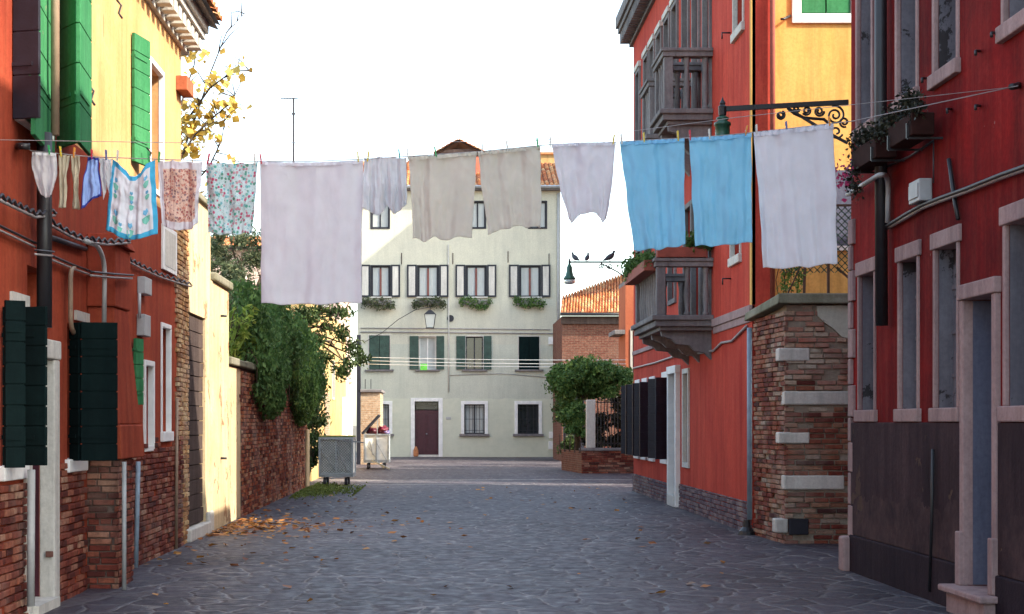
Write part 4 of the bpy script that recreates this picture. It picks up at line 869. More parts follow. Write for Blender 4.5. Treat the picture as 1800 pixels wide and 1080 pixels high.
pipe('gas_pipe', L, LP([(243,812),(239,998)], .14), .028, M['pvc_blue']); pipe('gas_pipe', L, LP([(245,515),(245,560)], .06), .02, M['pvc'])
pipe('gas_pipe', L, LP([(311,700),(310,965)], .06), .022, M['pvc_brown'])
for u0,u1,v0,v1 in ((241,253,486,516),(240,251,552,590)):
    g = MB(); FL.box(g, ly(u0), ly(u1), zz(v1,ly(u0)), zz(v0,ly(u0)), 0, .1); g.build('junction_box', M['pvc'], L, bevel=.01)
def braid(name, pts, out, r, k=1):
    P_ = []; n = 14
    for i in range(len(pts)-1):
        for j in range(n): t = j/n; P_.append(lp(pts[i][0]*(1-t)+pts[i+1][0]*t, pts[i][1]*(1-t)+pts[i+1][1]*t, out))
    P_.append(lp(*pts[-1], out)); a = [p+Vector((0,0,.018*math.sin(i*1.3)*k)) for i, p in enumerate(P_)]; c = [p+Vector((.015,0,.018*math.cos(i*1.3)*k)) for i, p in enumerate(P_)]
    pipe(name, L, a, r, M['cable']); pipe(name, L, c, r*.9, M['cable']); pipe(name, L, [p+Vector((0,0,-.035)) for p in P_], r*1.1, M['cable_grey'])
braid('wall_cable', [(-40,328),(0,345),(30,360),(62,375),(96,372)], .14, .013)
braid('wall_cable', [(90,390),(125,410),(160,424)], .06, .013); braid('wall_cable', [(160,420),(190,424),(228,421)], .36, .013)
braid('wall_cable', [(-30,384),(0,398),(62,428)], .05, .009, 0); braid('wall_cable', [(62,440),(92,443)], .22, .009, 0); braid('wall_cable', [(90,450),(125,465),(160,478)], .05, .01, 0); braid('wall_cable', [(160,478),(200,482),(232,484)], .36, .01, 0)
braid('wall_cable', [(226,455),(250,468),(280,482),(310,492),(336,500)], .05, .011)
pipe('wall_cable', L, LP([(90,418),(120,428),(150,438)], .04), .026, M['cable'])
g = MB(); FL.box(g, ly(283), ly(307), 3.76, 4.36, 0, .035); o = g.build('wall_plaque', M['white'], L, bevel=.006); g = MB(); FL.box(g, ly(286), ly(304), 3.82, 4.30, .035, .04); g.build('plaque_face', M['stone'], o)
g = MB(); FL.box(g, ly(309), ly(321), zz(154,21.9), zz(128,21.9), 0, .16); g.build('vent_box', M['orange'], L, bevel=.01)
g = MB(); FL.box(g, ly(17), ly(47), zz(545,13.9), zz(516,13.9), -.1, .03); g.build('stone_lintel', M['stone'], L); g = MB(); FL.box(g, ly(130), ly(154), zz(562,16), zz(545,16), -.1, .03); g.build('stone_lintel', M['stone'], L)
pipe('pulley', L, [lp(30,258,0), lp(38,257,.1), lp(52,258,.16)], .03, M['black_iron'])

# ================================================================ garden walls, left
T = thing('gateway_wall', 'tall sunlit peeling wall with an old plank gate next to the orange house', 'wall', (XL-.2, 24.8, 0))
gt = (23.1, 24.75, .2, 3.35)
w_ = MB(); wall_panel(w_, FL, 22.503, 25.3, 0, 5.1, .4, [gt]); w_.build('wall', M['cream2'], T)
g = MB(); bricks(g, FL, 22.51, 23.08, 0, 4.6, .02, [], jit=.01, bl=.22, bh=.055, depth=.03); g.build('bricks', M['brick_ochre'], T)
g = MB(); n = 14
for k in range(n):
    z_ = .22+(gt[3]-.24)*k/n; zt = .22+(gt[3]-.24)*(k+1)/n-.012; cut = .0 if k < n-2 else (.25*(k-n+3))
    FL.box(g, gt[0]+.02+cut*.6, gt[1]-.02-random.uniform(0,.02), z_, zt, -.09, -.03+random.uniform(-.008,.008))
G_ = g.build('plank_gate', M['wood_old'], T, bevel=.005)
g = MB(); FL.box(g, gt[0], gt[1], .2, 3.35, -.2, -.093); g.build('gate_back', M['dark_in'], G_)
g = MB(); FL.box(g, 22.9,24.9,.01,.2,-.2,.08); g.build('doorstep', M['stone'], T, bevel=.02); g = MB(); FL.box(g, 22.5, 25.35, 5.1, 5.2, -.45, .06); g.build('coping', M['stone_moss'], T, bevel=.02)
g = MB(); FL.box(g, 24.78, 25.25, 0, .35, 0, .07); g.build('corner_guard', M['stone'], T, bevel=.03)
T = thing('plaster_pillar', 'bleached plaster gate pillar between the plank gate and the brick wall', 'pillar', (XL-.2, 26.3, 0))
w_ = MB(); FL.box(w_, 25.303, 27.3, 0, 4.0, -.45, .02); w_.build('wall', M['cream2'], T, bevel=.02)
w_ = MB(); FL.box(w_, 25.36, 27.36, 4.003, 4.14, -.5, .09); w_.build('coping', M['stone_moss'], T, bevel=.03)
for z_ in (3.5, 1.15): pipe('iron_pin', T, [FL.pt(26.3,z_,0), FL.pt(26.3,z_,.12)], .02, M['black_iron'])
T = thing('brick_wall', 'long old brick garden wall under hanging ivy on the left', 'wall', (XL-.2, 35, 0))
w_ = MB(); FL.box(w_, 27.303, 42.9, 0, 2.74, -.4, -.02); w_.build('wall', M['mortar_dark'], T)
g = MB(); bricks(g, FL, 28.75, 42.9, 0, 2.72, 0, jit=.016, miss=.03, bl=.24, bh=.06, depth=.03, mask=lambda a,z: a > 29.1+.35*mnoise.noise(Vector((1,z*1.6,2)))); g.build('bricks', M['brick_sunlit'], T)
w_ = MB(); FL.box(w_, 27.303, 29.0, 0, 2.72, -.35, 0.0); w_.build('render_patch', M['cream2'], T, bevel=.02)
w_ = MB(); a = 27.36
while a < 42.9:
    b_ = min(a+random.uniform(.8,1.2), 42.95); FL.box(w_, a, b_-.012, 2.743, 2.87+random.uniform(-.01,.01), -.45, .07); a = b_
w_.build('coping', M['stone_moss'], T, bevel=.02)
w_ = MB(); FL.box(w_, 42.3, 42.95, 0, 1.55, 0, .06); w_.build('render_patch', M['cream2'], T, bevel=.02)

# ivy hanging over the brick wall
T = thing('ivy', 'thick dark green ivy spilling over the brick wall', 'ivy', (XL, 36, 0))
n = 34000; y_ = RNG.uniform(30.4, 43.3, n)
zb = 2.35-.25*np.sin((y_-30)*.9)-.75*np.exp(-((y_-41)/2.2)**2)-.35*np.exp(-((y_-32.5)/1.0)**2)+.5*np.exp(-((y_-36.3)/1.2)**2); zt = 4.15+.25*np.sin(y_*1.3)+.15*np.sin(y_*3.1)
t_ = RNG.uniform(0,1,n)**.85; z_ = zb+(zt-zb)*t_
prof = np.sqrt(np.clip(1-((z_-(zb+zt)/2)/((zt-zb)/2))**2,0,1))
lump = np.array([mnoise.noise(Vector((a*1.2, b*.8, 3))) for a, b in zip(y_, z_)])
x_ = XL+.05+prof*(.38+.35*lump)-RNG.uniform(0,1,n)**2*.3
top_ = z_ > 2.9; x_[top_] -= RNG.uniform(0,.5,top_.sum())
leaf_mesh('foliage', np.c_[x_, y_, z_], .10, M['leaf_ivy'], T, elong=1.9, droop=.55)
k = (y_ > 36.3) & (y_ < 41.5) & (RNG.uniform(0,1,n) < .35); leaf_mesh('new_growth', np.c_[x_[k]+.05, y_[k], z_[k]], .085, M['leaf_ivy2'], T, elong=1.9, droop=.55)
g = MB(); 
for k in range(14):
    yy = 30.5+k*.9; g.sweep([(XL-.3,yy,.0),(XL-.22,yy+.2,2.6),(XL-.05,yy+.1,3.2),(XL+.12,yy,2.9),(XL+.1,yy+.1,2.2)], [.035,.03,.025,.02,.01], 6)
g.build('stem', M['bark'], T)
def tree(name, label, cat, base_, trunk_pts, tr, limbs, leafC, lsize, lm, crown='crown', grp=None, elong=1.7, droop=None):
    T = thing(name, label, cat, base_, grp); g = MB(); g.sweep(trunk_pts, tr, 9)
    tp = Vector(trunk_pts[-1])
    for q in limbs:
        q = Vector(q); m1 = tp.lerp(q,.5)+Vector((random.uniform(-.2,.2),random.uniform(-.2,.2),random.uniform(.05,.3))); g.sweep([tp-Vector((0,0,.2)), m1, q], [tr[-1]*.7, tr[-1]*.45, .012], 6)
        for k in range(4):
            s = m1.lerp(q, random.random()); e = s+Vector((random.uniform(-.5,.5),random.uniform(-.5,.5),random.uniform(-.1,.6))); g.sweep([s, s.lerp(e,.5)+Vector((0,0,.05)), e], [tr[-1]*.22, .012, .006], 5)
    g.build('trunk', M['bark'], T, smooth=True); leaf_mesh(crown, leafC, lsize, lm, T, elong=elong, droop=droop); return T
def lim(c, r, n): return [tuple(p) for p in blob_pts(c, r, n, .6)]
c = px(440,470,44.5); c = (c.x-.2, 44.5, c.z)
tree('olive_tree', 'tall grey green tree behind the ivy covered wall', 'tree', (c[0],44.5,0), [(c[0],44.5,0),(c[0]+.1,44.5,2),(c[0],44.5,3.6)], [.16,.13,.1], lim(c,(1.4,1.3,1.2),12), clumps(c,(1.9,1.5,1.35),40,9000,.42), .12, M['leaf_olive'], elong=2.6)
c = (-5.0, 35.5, 3.9)
tree('bay_tree', 'dark leafy tree rising just behind the ivy', 'tree', (-4.9,36.5,0), [(-4.9,36.5,0),(-4.9,36.4,2.4)], [.12,.09], lim((-4.9,36.5,4.1),(.9,1.5,.7),8), clumps((-4.7,37,4.0),(.8,3,.8),24,6000,.4), .11, M['leaf_olive'], elong=2.4)
T = thing('lime_shrub', 'bright yellow green shrub at the near end of the ivy', 'shrub', (-4.0,30,2.8))
g = MB(); C_ = []
for k in range(26):
    s = Vector((-4.1,29.6+.06*k,2.85)); e = s+Vector((random.uniform(-.2,.55),random.uniform(-.7,.5),random.uniform(.3,1.15))); m1 = s.lerp(e,.6)+Vector((0,0,.25)); g.sweep([s,m1,e],[.015,.01,.005],5)
    for j in range(26): t = j/26; p = s*(1-t)**2+m1*2*t*(1-t)+e*t*t; C_.append(p+Vector([random.uniform(-.1,.1) for _ in range(3)]))
g.build('stem', M['bark'], T); leaf_mesh('foliage', np.array([tuple(q) for q in C_]), .17, M['leaf_lime'], T, elong=3, droop=.3)
# trailing tree branch right of the ivy
c = px(590,590,46); C_ = []
tp = [(-5.0,46.2,0),(-5.0,46.2,2.5),(-4.8,46,4.4)]
cs = [px(u,v,45.5+random.uniform(-.6,.6)) for u,v in ((560,545),(585,548),(605,552),(575,575),(600,585),(555,600),(620,610),(612,640),(600,655),(570,630),(555,660),(560,700),(565,740),(552,720),(556,770),(635,630),(545,560),(530,550),(548,640),(560,680))]
for q in cs: C_.append(blob_pts(q, (.30,.3,.28), 170, .1))
tree('trailing_tree', 'drooping leafy tree hanging over the carts at the end of the brick wall', 'tree', (-5,46.2,0), tp, [.14,.11,.08], cs, np.vstack(C_), .13, M['leaf_dark'], elong=2.2, droop=.4)
T = thing('laurel_shrub', 'dark shrub filling the corner behind the nearer cart', 'shrub', (-3.9,44.6,0)); g = MB()
for k in range(9): a = random.uniform(0,6.28); g.sweep([(-3.9,44.6,0),(-3.9+.2*math.cos(a),44.6+.3*math.sin(a),1),(-3.9+.3*math.cos(a),44.6+.5*math.sin(a),2.4)], [.03,.02,.01], 5)
g.build('stem', M['bark'], T); leaf_mesh('foliage', clumps((-3.95,44.6,1.4),(.32,.8,1.35),20,5000,.28), .11, M['leaf_dark'], T)

# autumn tree with few yellow leaves, behind the orange house
T = thing('autumn_tree', 'nearly bare tree with yellow autumn leaves behind the orange house', 'tree', (-6,27.5,0))
YA = 27.5; g = MB(); g.sweep([(-6,YA,0),(-6.05,YA,2.5),(-5.7,YA,4.6)], [.16,.12,.09], 9); g.build('trunk', M['bark'], T, smooth=True)
g = MB(); tips = []
br = [[(-5.7,4.6)]+[(px(u,v,YA).x,px(u,v,YA).z) for u,v in pts] for pts in (((300,330),(330,250),(352,170),(370,120),(400,60),(430,20)),((310,300),(345,240),(380,205),(405,175),(430,130)),((300,260),(325,170),(338,110),(352,70)),((330,330),(365,290),(392,250),(398,215)),((300,380),(330,360),(352,352),(366,352)),((330,200),(372,160),(412,130),(438,122)))]
for b_ in br:
    P_ = [Vector((x, YA+random.uniform(-.25,.25), z)) for x, z in b_]; g.sweep(P_, np.linspace(.028,.005,len(P_)), 6)
    for i in range(1, len(P_)-1):
        for k in range(4):
            s = P_[i].lerp(P_[i+1], random.random()); e = s+Vector((random.uniform(-.35,.4),random.uniform(-.3,.3),random.uniform(-.2,.35))); g.sweep([s, s.lerp(e,.5)+Vector((0,0,.04)), e], [.012,.008,.004], 5); tips.append(e); tips.append(s.lerp(e,.6))
g.build('branch', M['bark'], T, smooth=True)
tips = [t for t in tips if t.z < zz(80,YA)]
C_ = np.vstack([np.array(t)+RNG.normal(size=(2,3))*.08 for t in tips[::2]]+[blob_pts(px(u,v,YA),(.22,.3,.16),20,.1) for u,v in ((345,265),(335,240),(355,230),(330,215),(385,185),(345,200),(370,205),(330,270),(326,180),(380,140),(345,95),(404,190))])
leaf_mesh('crown', C_, .13, M['leaf_yellow'], T, elong=1.15)

# ================================================================ left far buildings
t_ = thing('yellow_house', 'sunlit pale yellow house behind the two carts on the left', 'house', (-6,54,0))
FQ = Frame('x', -3.95, 1); hs = [(60.5,61.5,.1,2.5),(50,50.9,2.6,3.8),(55,55.9,2.6,3.8)]
w_ = MB(); wall_panel(w_, FQ, 46.6, 62.5, 0, 5.4, .3, hs); w_.build('wall', M['yellow_far'], t_); shell(t_, -9, -4.251, 46.6, 62.5, 5.4, M['yellow_far'], skip=('x1',))
for h in hs[1:]: window(FQ, t_, *h, rec=.15, sash=M['wood_old'], casing=(.08,M['stone'],.03))
g = MB(); FQ.box(g, 60.5,61.5,.1,2.5,-.2,-.12); o = g.build('door', M['white'], t_); g = MB(); FQ.box(g,60.3,60.5,0.02,2.7,-.1,.12); FQ.box(g,61.5,61.7,0.02,2.7,-.1,.12); g.build('door_frame', M['white'], o)
g = MB(); FQ.box(g, 51.4,53.4,.05,2.7,0,.04); g.build('brick_patch', M['brick_tan'], t_)
pipe('wall_cable', t_, [FQ.pt(y,z,.03) for y,z in ((47,4.4),(50,4.3),(54,4.5),(60,4.1))], .02, M['cable'])
t_ = thing('pink_house', 'faded pink house with a tiled roof behind the trees on the left', 'house', (-8,70,0))
x0, x1 = (362-U0)*66/FPX, (596-U0)*66/FPX; z_ = zz(436,66); FK = Frame('y',66,-1); hs = [(x0+.9+1.7*k,x0+1.6+1.7*k,6.6,7.8) for k in range(3)]
w_ = MB(); wall_panel(w_, FK, x0, x1, 0, z_, .3, hs); w_.build('wall', M['pinkish'], t_); shell(t_, x0, x1, 66.301, 74, z_, M['pinkish'], skip=('y0',), roof=False)
for h in hs: window(FK, t_, *h, rec=.12, sash=M['green_far'], casing=(.08,M['stone'],.03))
tile_roof('roof', t_, (x0-.3,65.6,z_),(x1+.3,65.6,z_),(x1+.3,70,z_+.9),(x0-.3,70,z_+.9), 26, 9, .07); tile_roof('roof', t_, (x0-.3,74.4,z_),(x1+.3,74.4,z_),(x1+.3,70,z_+.9),(x0-.3,70,z_+.9), 26, 9, .07)
p_ = px(516,172,69); a_ = MB(); a_.sweep([(p_.x,69,z_+.6),(p_.x,69,p_.z)], .045, 6)
A_ = tag(a_.build('antenna', M['cable']), 'thin television antenna mast on the pink house roof against the sky', 'antenna'); g = MB(); g.bar((p_.x-.55,69,p_.z-.05),(p_.x+.2,69,p_.z-.02),.04)
for k in range(6): x_ = p_.x-.5+.12*k; g.bar((x_,68.8,p_.z-.05),(x_,69.2,p_.z-.05),.015)
g.bar((p_.x-.08,69,p_.z-.7),(p_.x+.08,69,p_.z-.7),.1,.06); g.build('aerial', M['cable'], A_)
t_ = thing('brick_shed', 'small brick outbuilding with coping beside the far house on the left', 'shed', (-3.4,67,0)); g = MB(); x0, x1 = (634-U0)*65/FPX, (668-U0)*65/FPX
g.box(x0,x1,65,68,0,zz(690,65)); g.build('wall', M['brick_tan'], t_); g = MB(); g.box(x0-.1,x1+.08,64.9,68.1,zz(690,65)+.003,zz(685,65)); g.build('coping', M['stone_grey'], t_, bevel=.02)
g = MB(); 
for u in (642,652): p_ = px(u,684,65.3); g.bar(p_, p_+Vector((0,0,.4)), .03)
g.build('iron_spike', M['black_iron'], t_)
g = MB(); g.box(x0-.16, x0-.003, 64.9, 65.2, 0, 5.3); tag(g.build('pole', M['navy'], bevel=.01), 'tall dark post at the left edge of the brick shed', 'post')
t_ = thing('gate_post', 'pair of pale posts of an opening next to the nearer cart', 'post', (-3.2,50,0))
for u in (600,617): g = MB(); x_ = (u-U0)*62.7/FPX; g.box(x_-.07,x_+.07,62.55,62.7,0,3.3); g.build('post', M['white'], t_, bevel=.01)
g = MB(); x0, x1 = (600-U0)*62.7/FPX, (617-U0)*62.7/FPX; g.box(x0-.08,x1+.08,62.5,62.75,3.303,3.45); g.build('lintel', M['white'], t_)

# ================================================================ right far buildings
t_ = thing('brick_house', 'brick house with an orange tiled roof right of the far house', 'house', (7,72,0)); YB = 70
x0, x1 = (988-U0)*YB/FPX, 9.3; ze = zz(556,YB); g = MB(); g.box(x0,x1,YB,76,0,ze); g.build('wall', M['brick_far'], t_)
g = MB(); g.box(x0-.05,x1,YB-.12,YB,ze-.35,ze-.02); g.build('eave', M['wood_old'], t_)
A = px(985,551,YB-.35); B = px(1150,551,YB-.35); C = px(1150,478,75); D = px(1092,485,75); D2 = px(988,522,75.5)
tile_roof('roof', t_, A, B, px(1150,463,75.5), px(988,524,75.5), 32, 12, .09)
pipe('gutter', t_, [A+Vector((0,-.08,-.05)), B+Vector((0,-.08,-.05))], .07, M['black_iron'])
t_ = thing('orange_house', 'orange rendered house behind the coral red one on the right', 'house', (8,60,0)); YO = 57; FO = Frame('y',YO,-1); x0 = 6.4
hs = [(x0+.25,x0+.75,3.4,5.0)]; w_ = MB(); wall_panel(w_, FO, x0, 9, 0, zz(500,YO), .3, hs); w_.build('wall', M['orange'], t_); shell(t_, x0, 9, YO+.301, 59.2, zz(500,YO), M['orange'], skip=('y0',))
for h in hs: window(FO, t_, *h, rec=.12, casing=(.08,M['stone'],.03))
g = MB(); g.box(x0-.4,x0-.003,57,59,zz(588,YO),zz(580,YO)); g.build('canopy', M['stone_grey'], t_, bevel=.02)
# unseen houses added only to shade the street and the far facade
t_ = thing('shade_house', 'unseen plain house added behind the coral red house to shade the street', 'house', (9,47,0)); shell(t_, 7.6, 12, 43.4, 54, 9.3, M['orange'])
t_ = thing('tall_shade_house', 'unseen tall house added behind the brick house to shade the far facade', 'house', (12,76,0)); shell(t_, 10, 14, 71.8, 80, 21.1, M['pinkish'])

# pergola garden, right
T = thing('low_wall', 'low brick wall with stone coping and pillar under the creeper', 'wall', (5.2,54,0)); YG = 53.8
xa, xc, xb = (1003-U0)*YG/FPX, (1022-U0)*YG/FPX, 8.0; zc = zz(793,YG)
w_ = MB(); w_.box(xc, xb, YG, YG+.35, 0, zc); w_.hexa([(xc,YG,0),(xc,YG+.35,0),(xa,YG+4.3,0),(xa-.02,YG+4,0)],[(xc,YG,zc),(xc,YG+.35,zc),(xa,YG+4.3,zc),(xa-.02,YG+4,zc)]); w_.build('wall', M['brick_far'], T)
g = MB(); bricks(g, Frame('y',YG,-1), xc, 6.6, 0, zc, .02, jit=.015, bl=.25, bh=.065, depth=.02); g.build('bricks', M['brick_red'], T)
g = MB(); g.box(xc-.05,xb,YG-.06,YG+.4,zc+.003,zc+.1); g.build('coping', M['stone_grey'], T, bevel=.02)
x0, x1 = (1031-U0)*YG/FPX, (1047-U0)*YG/FPX; g = MB(); g.box(x0,x1,YG+.02,YG+.32,zc+.103,zz(703,YG)); g.build('pillar', M['stone'], T, bevel=.02)
R_ = thing('iron_railing', 'black iron railing between the stone pillar and the coral red house', 'railing', (5.6,YG+.2,zc+.1)); g = MB(); z1 = zz(700,YG)
for k in range(13): g = MB(); x_ = x1+.08+k*.115; g.bar((x_,YG+.15,zc+.1),(x_,YG+.15,z1),.03); g.build('bar', M['black_iron'], R_)
for z_ in (z1-.15, zc+.25): g = MB(); g.bar((x1,YG+.15,z_),(xb-.6,YG+.15,z_),.03); g.build('rail', M['black_iron'], R_)
T = thing('hedge', 'dark hedge added behind the iron railing of the creeper garden', 'hedge', (6.6,57,0)); g = MB()
for k in range(9): x_ = 5.4+.3*k; g.sweep([(x_,56.6,0),(x_+.1,56.5,1.2),(x_-.05,56.6,2.5)], [.03,.02,.01], 5)
g.build('stem', M['bark'], T); leaf_mesh('foliage', np.vstack([clumps((5.5+.55*k,56.6,1.5),(.4,.35,1.35),10,2600,.33) for k in range(5)]), .13, M['leaf_black'], T)  # near-black leaves added to darken the bright brickwork behind the railing
R_ = thing('wooden_stake', 'thin wooden stakes standing at the left end of the low brick wall', 'fence', (xa,YG+.5,0)); 
for k in range(5): g = MB(); x_ = xc+(xa-xc)*k/4-.06; y__ = YG+4.2*k/4-.05; g.bar((x_,y__,zc*.9),(x_+random.uniform(-.04,.04),y__,zc+.35+random.uniform(0,.3)),.035); g.build('stake', M['wood_old'], R_)
cc_ = px(1032,668,55.6)
tree('creeper', 'bushy green creeper crowning the stone pillar and railing', 'creeper', (4.6,55.3,0), [(4.6,55.3,0),(4.55,55.3,1.4),(4.7,55.4,2.7)], [.13,.1,.08], lim((5.0,55.5,3.3),(1.1,.9,.4),10), np.vstack([clumps((5.0,55.6,3.15),(1.25,.9,.5),26,9000,.5), clumps((5.0,55.6,3.25),(1.45,1.0,.55),46,15000,.42), clumps((4.25,55.2,2.35),(.3,.5,1.0),14,3000,.26), clumps((4.5,54.6,2.0),(.32,.3,.7),8,1800,.25)]), .12, M['leaf_ivy'], elong=1.9, droop=.3)
leaf_mesh('new_growth', clumps((4.9,55.4,3.6),(1.1,.8,.3),12,900,.3), .12, M['leaf_ivy2'], bpy.data.objects['creeper'], elong=1.9, droop=.3)
tree('garden_shrub', 'dark shrub in the passage beside the far house', 'shrub', (4.9,66,0), [(5.0,66,0),(5.0,66,1)], [.08,.05], lim((5.1,66,1.8),(.4,.5,.6),5), clumps((4.85,64,1.9),(.38,.7,1.7),18,4500,.3), .13, M['leaf_dark'])
g = MB(); g.box(5.0,5.9,68.2,68.35,0,3.2); tag(g.build('passage_shade_panel', M['navy']), 'dark panel added for the shade in the passage right of the far house', 'gate')  # dark panel put where the passage lies in shade

# ================================================================ carts
def cart(name, label, u0, u1, vb, vt, Y, mesh=True):
    x0, x1 = (u0-U0)*Y/FPX, (u1-U0)*Y/FPX; z1 = zz(vt,Y); D = 1.3; T = thing(name, label, 'cart', ((x0+x1)/2, Y+D/2, 0)); zb = .3
    g = MB()
    for x in (x0+.03,x1-.03):
        for y in (Y,Y+D): g.box(x-.03,x+.03,y-.03,y+.03,zb,z1)
    for z in (zb+.03,z1-.03):
        for y in (Y,Y+D): g.box(x0+.062,x1-.062,y-.027,y+.027,z-.03,z+.03)
        for x in (x0+.03,x1-.03): g.box(x-.026,x+.026,Y+.032,Y+D-.032,z-.03,z+.03)
    xm = (x0+x1)/2; g.box(xm-.02,xm+.02,Y-.024,Y+.02,zb+.062,z1-.062); g.bar((x0+.05,Y-.01,z1-.3),(xm,Y-.01,zb+.1),.018); g.bar((xm+.02,Y-.03,z1-.35),(x1-.1,Y-.03,zb+.05),.02)
    g.box(x0,x1,Y-.02,Y+D,zb-.05,zb-.003); g.build('frame', M['greymetal'], T, bevel=.004)
    g = MB(); g.box(x0+.05,x1-.05,Y+.03,Y+.045,zb+.03,z1-.03); g.box(x0+.03,x0+.045,Y+.05,Y+D-.05,zb+.03,z1-.03); g.box(x1-.045,x1-.03,Y+.05,Y+D-.05,zb+.03,z1-.03); g.box(x0+.05,x1-.05,Y+D-.045,Y+D-.03,zb+.03,z1-.03)
    mg, nt, b = base('cart_panel_'+str(u0), .5, .4)
    cc = ramp(nt, noise(nt, pos(nt), 4, 6), [(.35,(.6,.64,.62)),(.65,(.8,.82,.78))]); nt.links.new(cc, b.inputs['Base Color']); bump(nt, b, noise(nt,pos(nt),3,3), .5, .04)
    g.build('side_panel', mg, T)
    if mesh:
        g = MB(); mesh_panel(g, (x0+.06,Y+.01,0), (x1-.06,Y+.01,0), zb+.06, z1-.06, .075, .0035); g.build('mesh', M['cable'], T)
    for x in (x0+.16, x1-.2):
        for y in (Y+.12, Y+D-.2):
            wv = MB(); P_ = [Vector((x-.04,y,.12)), Vector((x+.04,y,.12))]; wv.sweep(P_, .115, 18); w2 = wv.build('wheel', M['cable'], T, bevel=.01)
            h_ = MB(); h_.sweep([Vector((x-.046,y,.12)), Vector((x+.046,y,.12))], .05, 12); h_.bar((x,y,.12),(x,y,zb-.05),.03); h_.build('rim', M['greymetal'], w2)
    return T, x0, x1, z1, D
T, x0, x1, z1, D = cart('rubbish_cart', 'nearer grey mesh sided rubbish cart under the ivy', 560, 621, 855, 769, 43.4)
g = MB(); g.box(x0,x1,43.4,43.4+D,z1+.003,z1+.04); g.build('lid', simple('mossy_lid',(.17,.19,.05),.9,var=.4), T, bevel=.01)
g = MB(); g.bar((x0+.45,43.35,z1-.06),(x1+.3,43.1,z1-.14),.035); g.bar((x1-.1,43.3,.28),(x0+.35,43.1,.22),.03); g.build('handle', M['greymetal'], T)
T, x0, x1, z1, D = cart('rubbish_cart', 'farther grey rubbish cart with raised lid and red bags', 639, 684, 821, 763, 58.5, False)
g = MB(); p0, p1 = px(637,764,58.5), px(667,731,58.5); g.hexa([p0,p0+Vector((0,D,0)),p1+Vector((0,D,0)),p1],[p0+Vector((-.05,0,.05)),p0+Vector((-.05,D,.05)),p1+Vector((-.05,D,.05)),p1+Vector((-.05,0,.05))]); g.build('lid', M['navy'], T, bevel=.01)
g = MB(); g.bar(px(663,763,58.45),px(664,738,58.45),.03); g.bar((x0+.3,58.3,.35),(x1+.05,57.9,.04),.05); g.bar((x0+.5,58.3,.3),(x1-.15,58.0,.06),.04); g.bar(px(662,766,58.4),px(660,812,58.4),.03); g.bar(px(650,776,58.4),px(655,800,58.4),.04); g.build('handle', M['greymetal'], T)
for i, (u,v,r_,c_,lb) in enumerate(((655,761,.2,(.07,.008,.016),'dark red rubbish bag at the left in the open cart'),(673,758,.2,(.13,.01,.02),'bright red rubbish bag at the right in the open cart'),(678,761,.13,(.1,.08,.2),'small purple rubbish bag at the front of the open cart'))):
    c = px(u,v,58.9); g = MB(); n = 14
    for a in range(n+1):
        th = math.pi*a/n
        for b2 in range(18):
            ph = 2*math.pi*b2/18; d_ = Vector((math.sin(th)*math.cos(ph), math.sin(th)*math.sin(ph), math.cos(th)*.75)); g.v.append(tuple(c+d_*r_*(1+.8*mnoise.noise(d_*3.5+Vector((i,0,0))))))
    g.f = [(a*18+b2, a*18+(b2+1)%18, (a+1)*18+(b2+1)%18, (a+1)*18+b2) for a in range(n) for b2 in range(18)]
    tag(g.build('rubbish_bag', simple('bag_%d'%i, c_, .35, .5), smooth=True), lb, 'rubbish bag', 'rubbish bags in the open cart')
# fallen leaves
n = 1500; y_ = RNG.uniform(19,32,n); sp = RNG.exponential(.75,n); x_ = -3.65+sp; k = (x_ < 3)
dn = (np.exp(-((y_-26.3)/1.9)**2)+.06) > RNG.uniform(0,1,n); k &= dn
C_ = np.c_[x_[k], y_[k], np.full(k.sum(), .035)]
C2 = np.c_[RNG.uniform(-3.5,4,110), RNG.uniform(15,42,110), np.full(110,.035)]; C_ = np.vstack([C_, C2])
o = leaf_mesh('fallen_leaves', C_, .12, M['leaf_fallen'], elong=1.2); me = o.data
v_ = np.empty(len(me.vertices)*3); me.vertices.foreach_get('co', v_); v_ = v_.reshape(-1,3); v_[:,2] = (v_[:,2]-v_[:,2].mean())*.28+.035; me.vertices.foreach_set('co', v_.ravel()); o.location.z = 0
tag(o, 'scattered orange and brown fallen leaves on the paving by the left wall', 'leaves', kind='stuff')
C_ = np.c_[np.clip(-3.6+RNG.exponential(.35,5000),-3.7,-2.2), RNG.normal(40.3,1.6,5000), RNG.uniform(.02,.06,5000)]
tag(leaf_mesh('moss', C_, .06, leaf_mat('moss_green',[(0,(.1,.15,.03)),(1,(.25,.3,.07))])), 'patch of green moss and weeds at the foot of the brick wall before the cart', 'moss', kind='stuff')

# ================================================================ washing line
YW = 14.0
def W(u, v, dy=0): return Vector(((u-U0)/200, YW+dy, CH+(V0-v)/200))
LINE = [(40,258),(57,266),(100,270),(160,276),(272,280),(360,283),(460,284),(545,284),(640,280),(720,275),(840,267),(950,256),(975,254),(1085,250),(1130,247),(1205,243),(1265,239),(1325,233),(1390,226),(1465,217),(1500,213)]
def lv(u):
    for (a,b_),(c,d_) in zip(LINE, LINE[1:]):
        if a <= u <= c: return b_+(d_-b_)*(u-a)/(c-a)
    return LINE[0][1] if u < LINE[0][0] else LINE[-1][1]
g = MB(); pts_ = [lp(38,256,.12)]+[W(u,v) for u,v in LINE]+[rp(1790,151,.08)]; g.sweep(pts_, .0045, 6)
tag(g.build('clothesline', M['cable_grey'], smooth=True), 'washing line stretched across the street carrying the laundry', 'clothesline')
g = MB(); g.sweep([lp(-10,246,.1), W(300,246,.15), W(620,246,.15), W(940,243,.15), W(1110,226,.15), W(1300,201,.15), rp(1784,153,.1)], .003, 5)
tag(g.build('clothesline', M['cable_grey'], smooth=True), 'empty upper washing line running just above the laundry', 'clothesline')
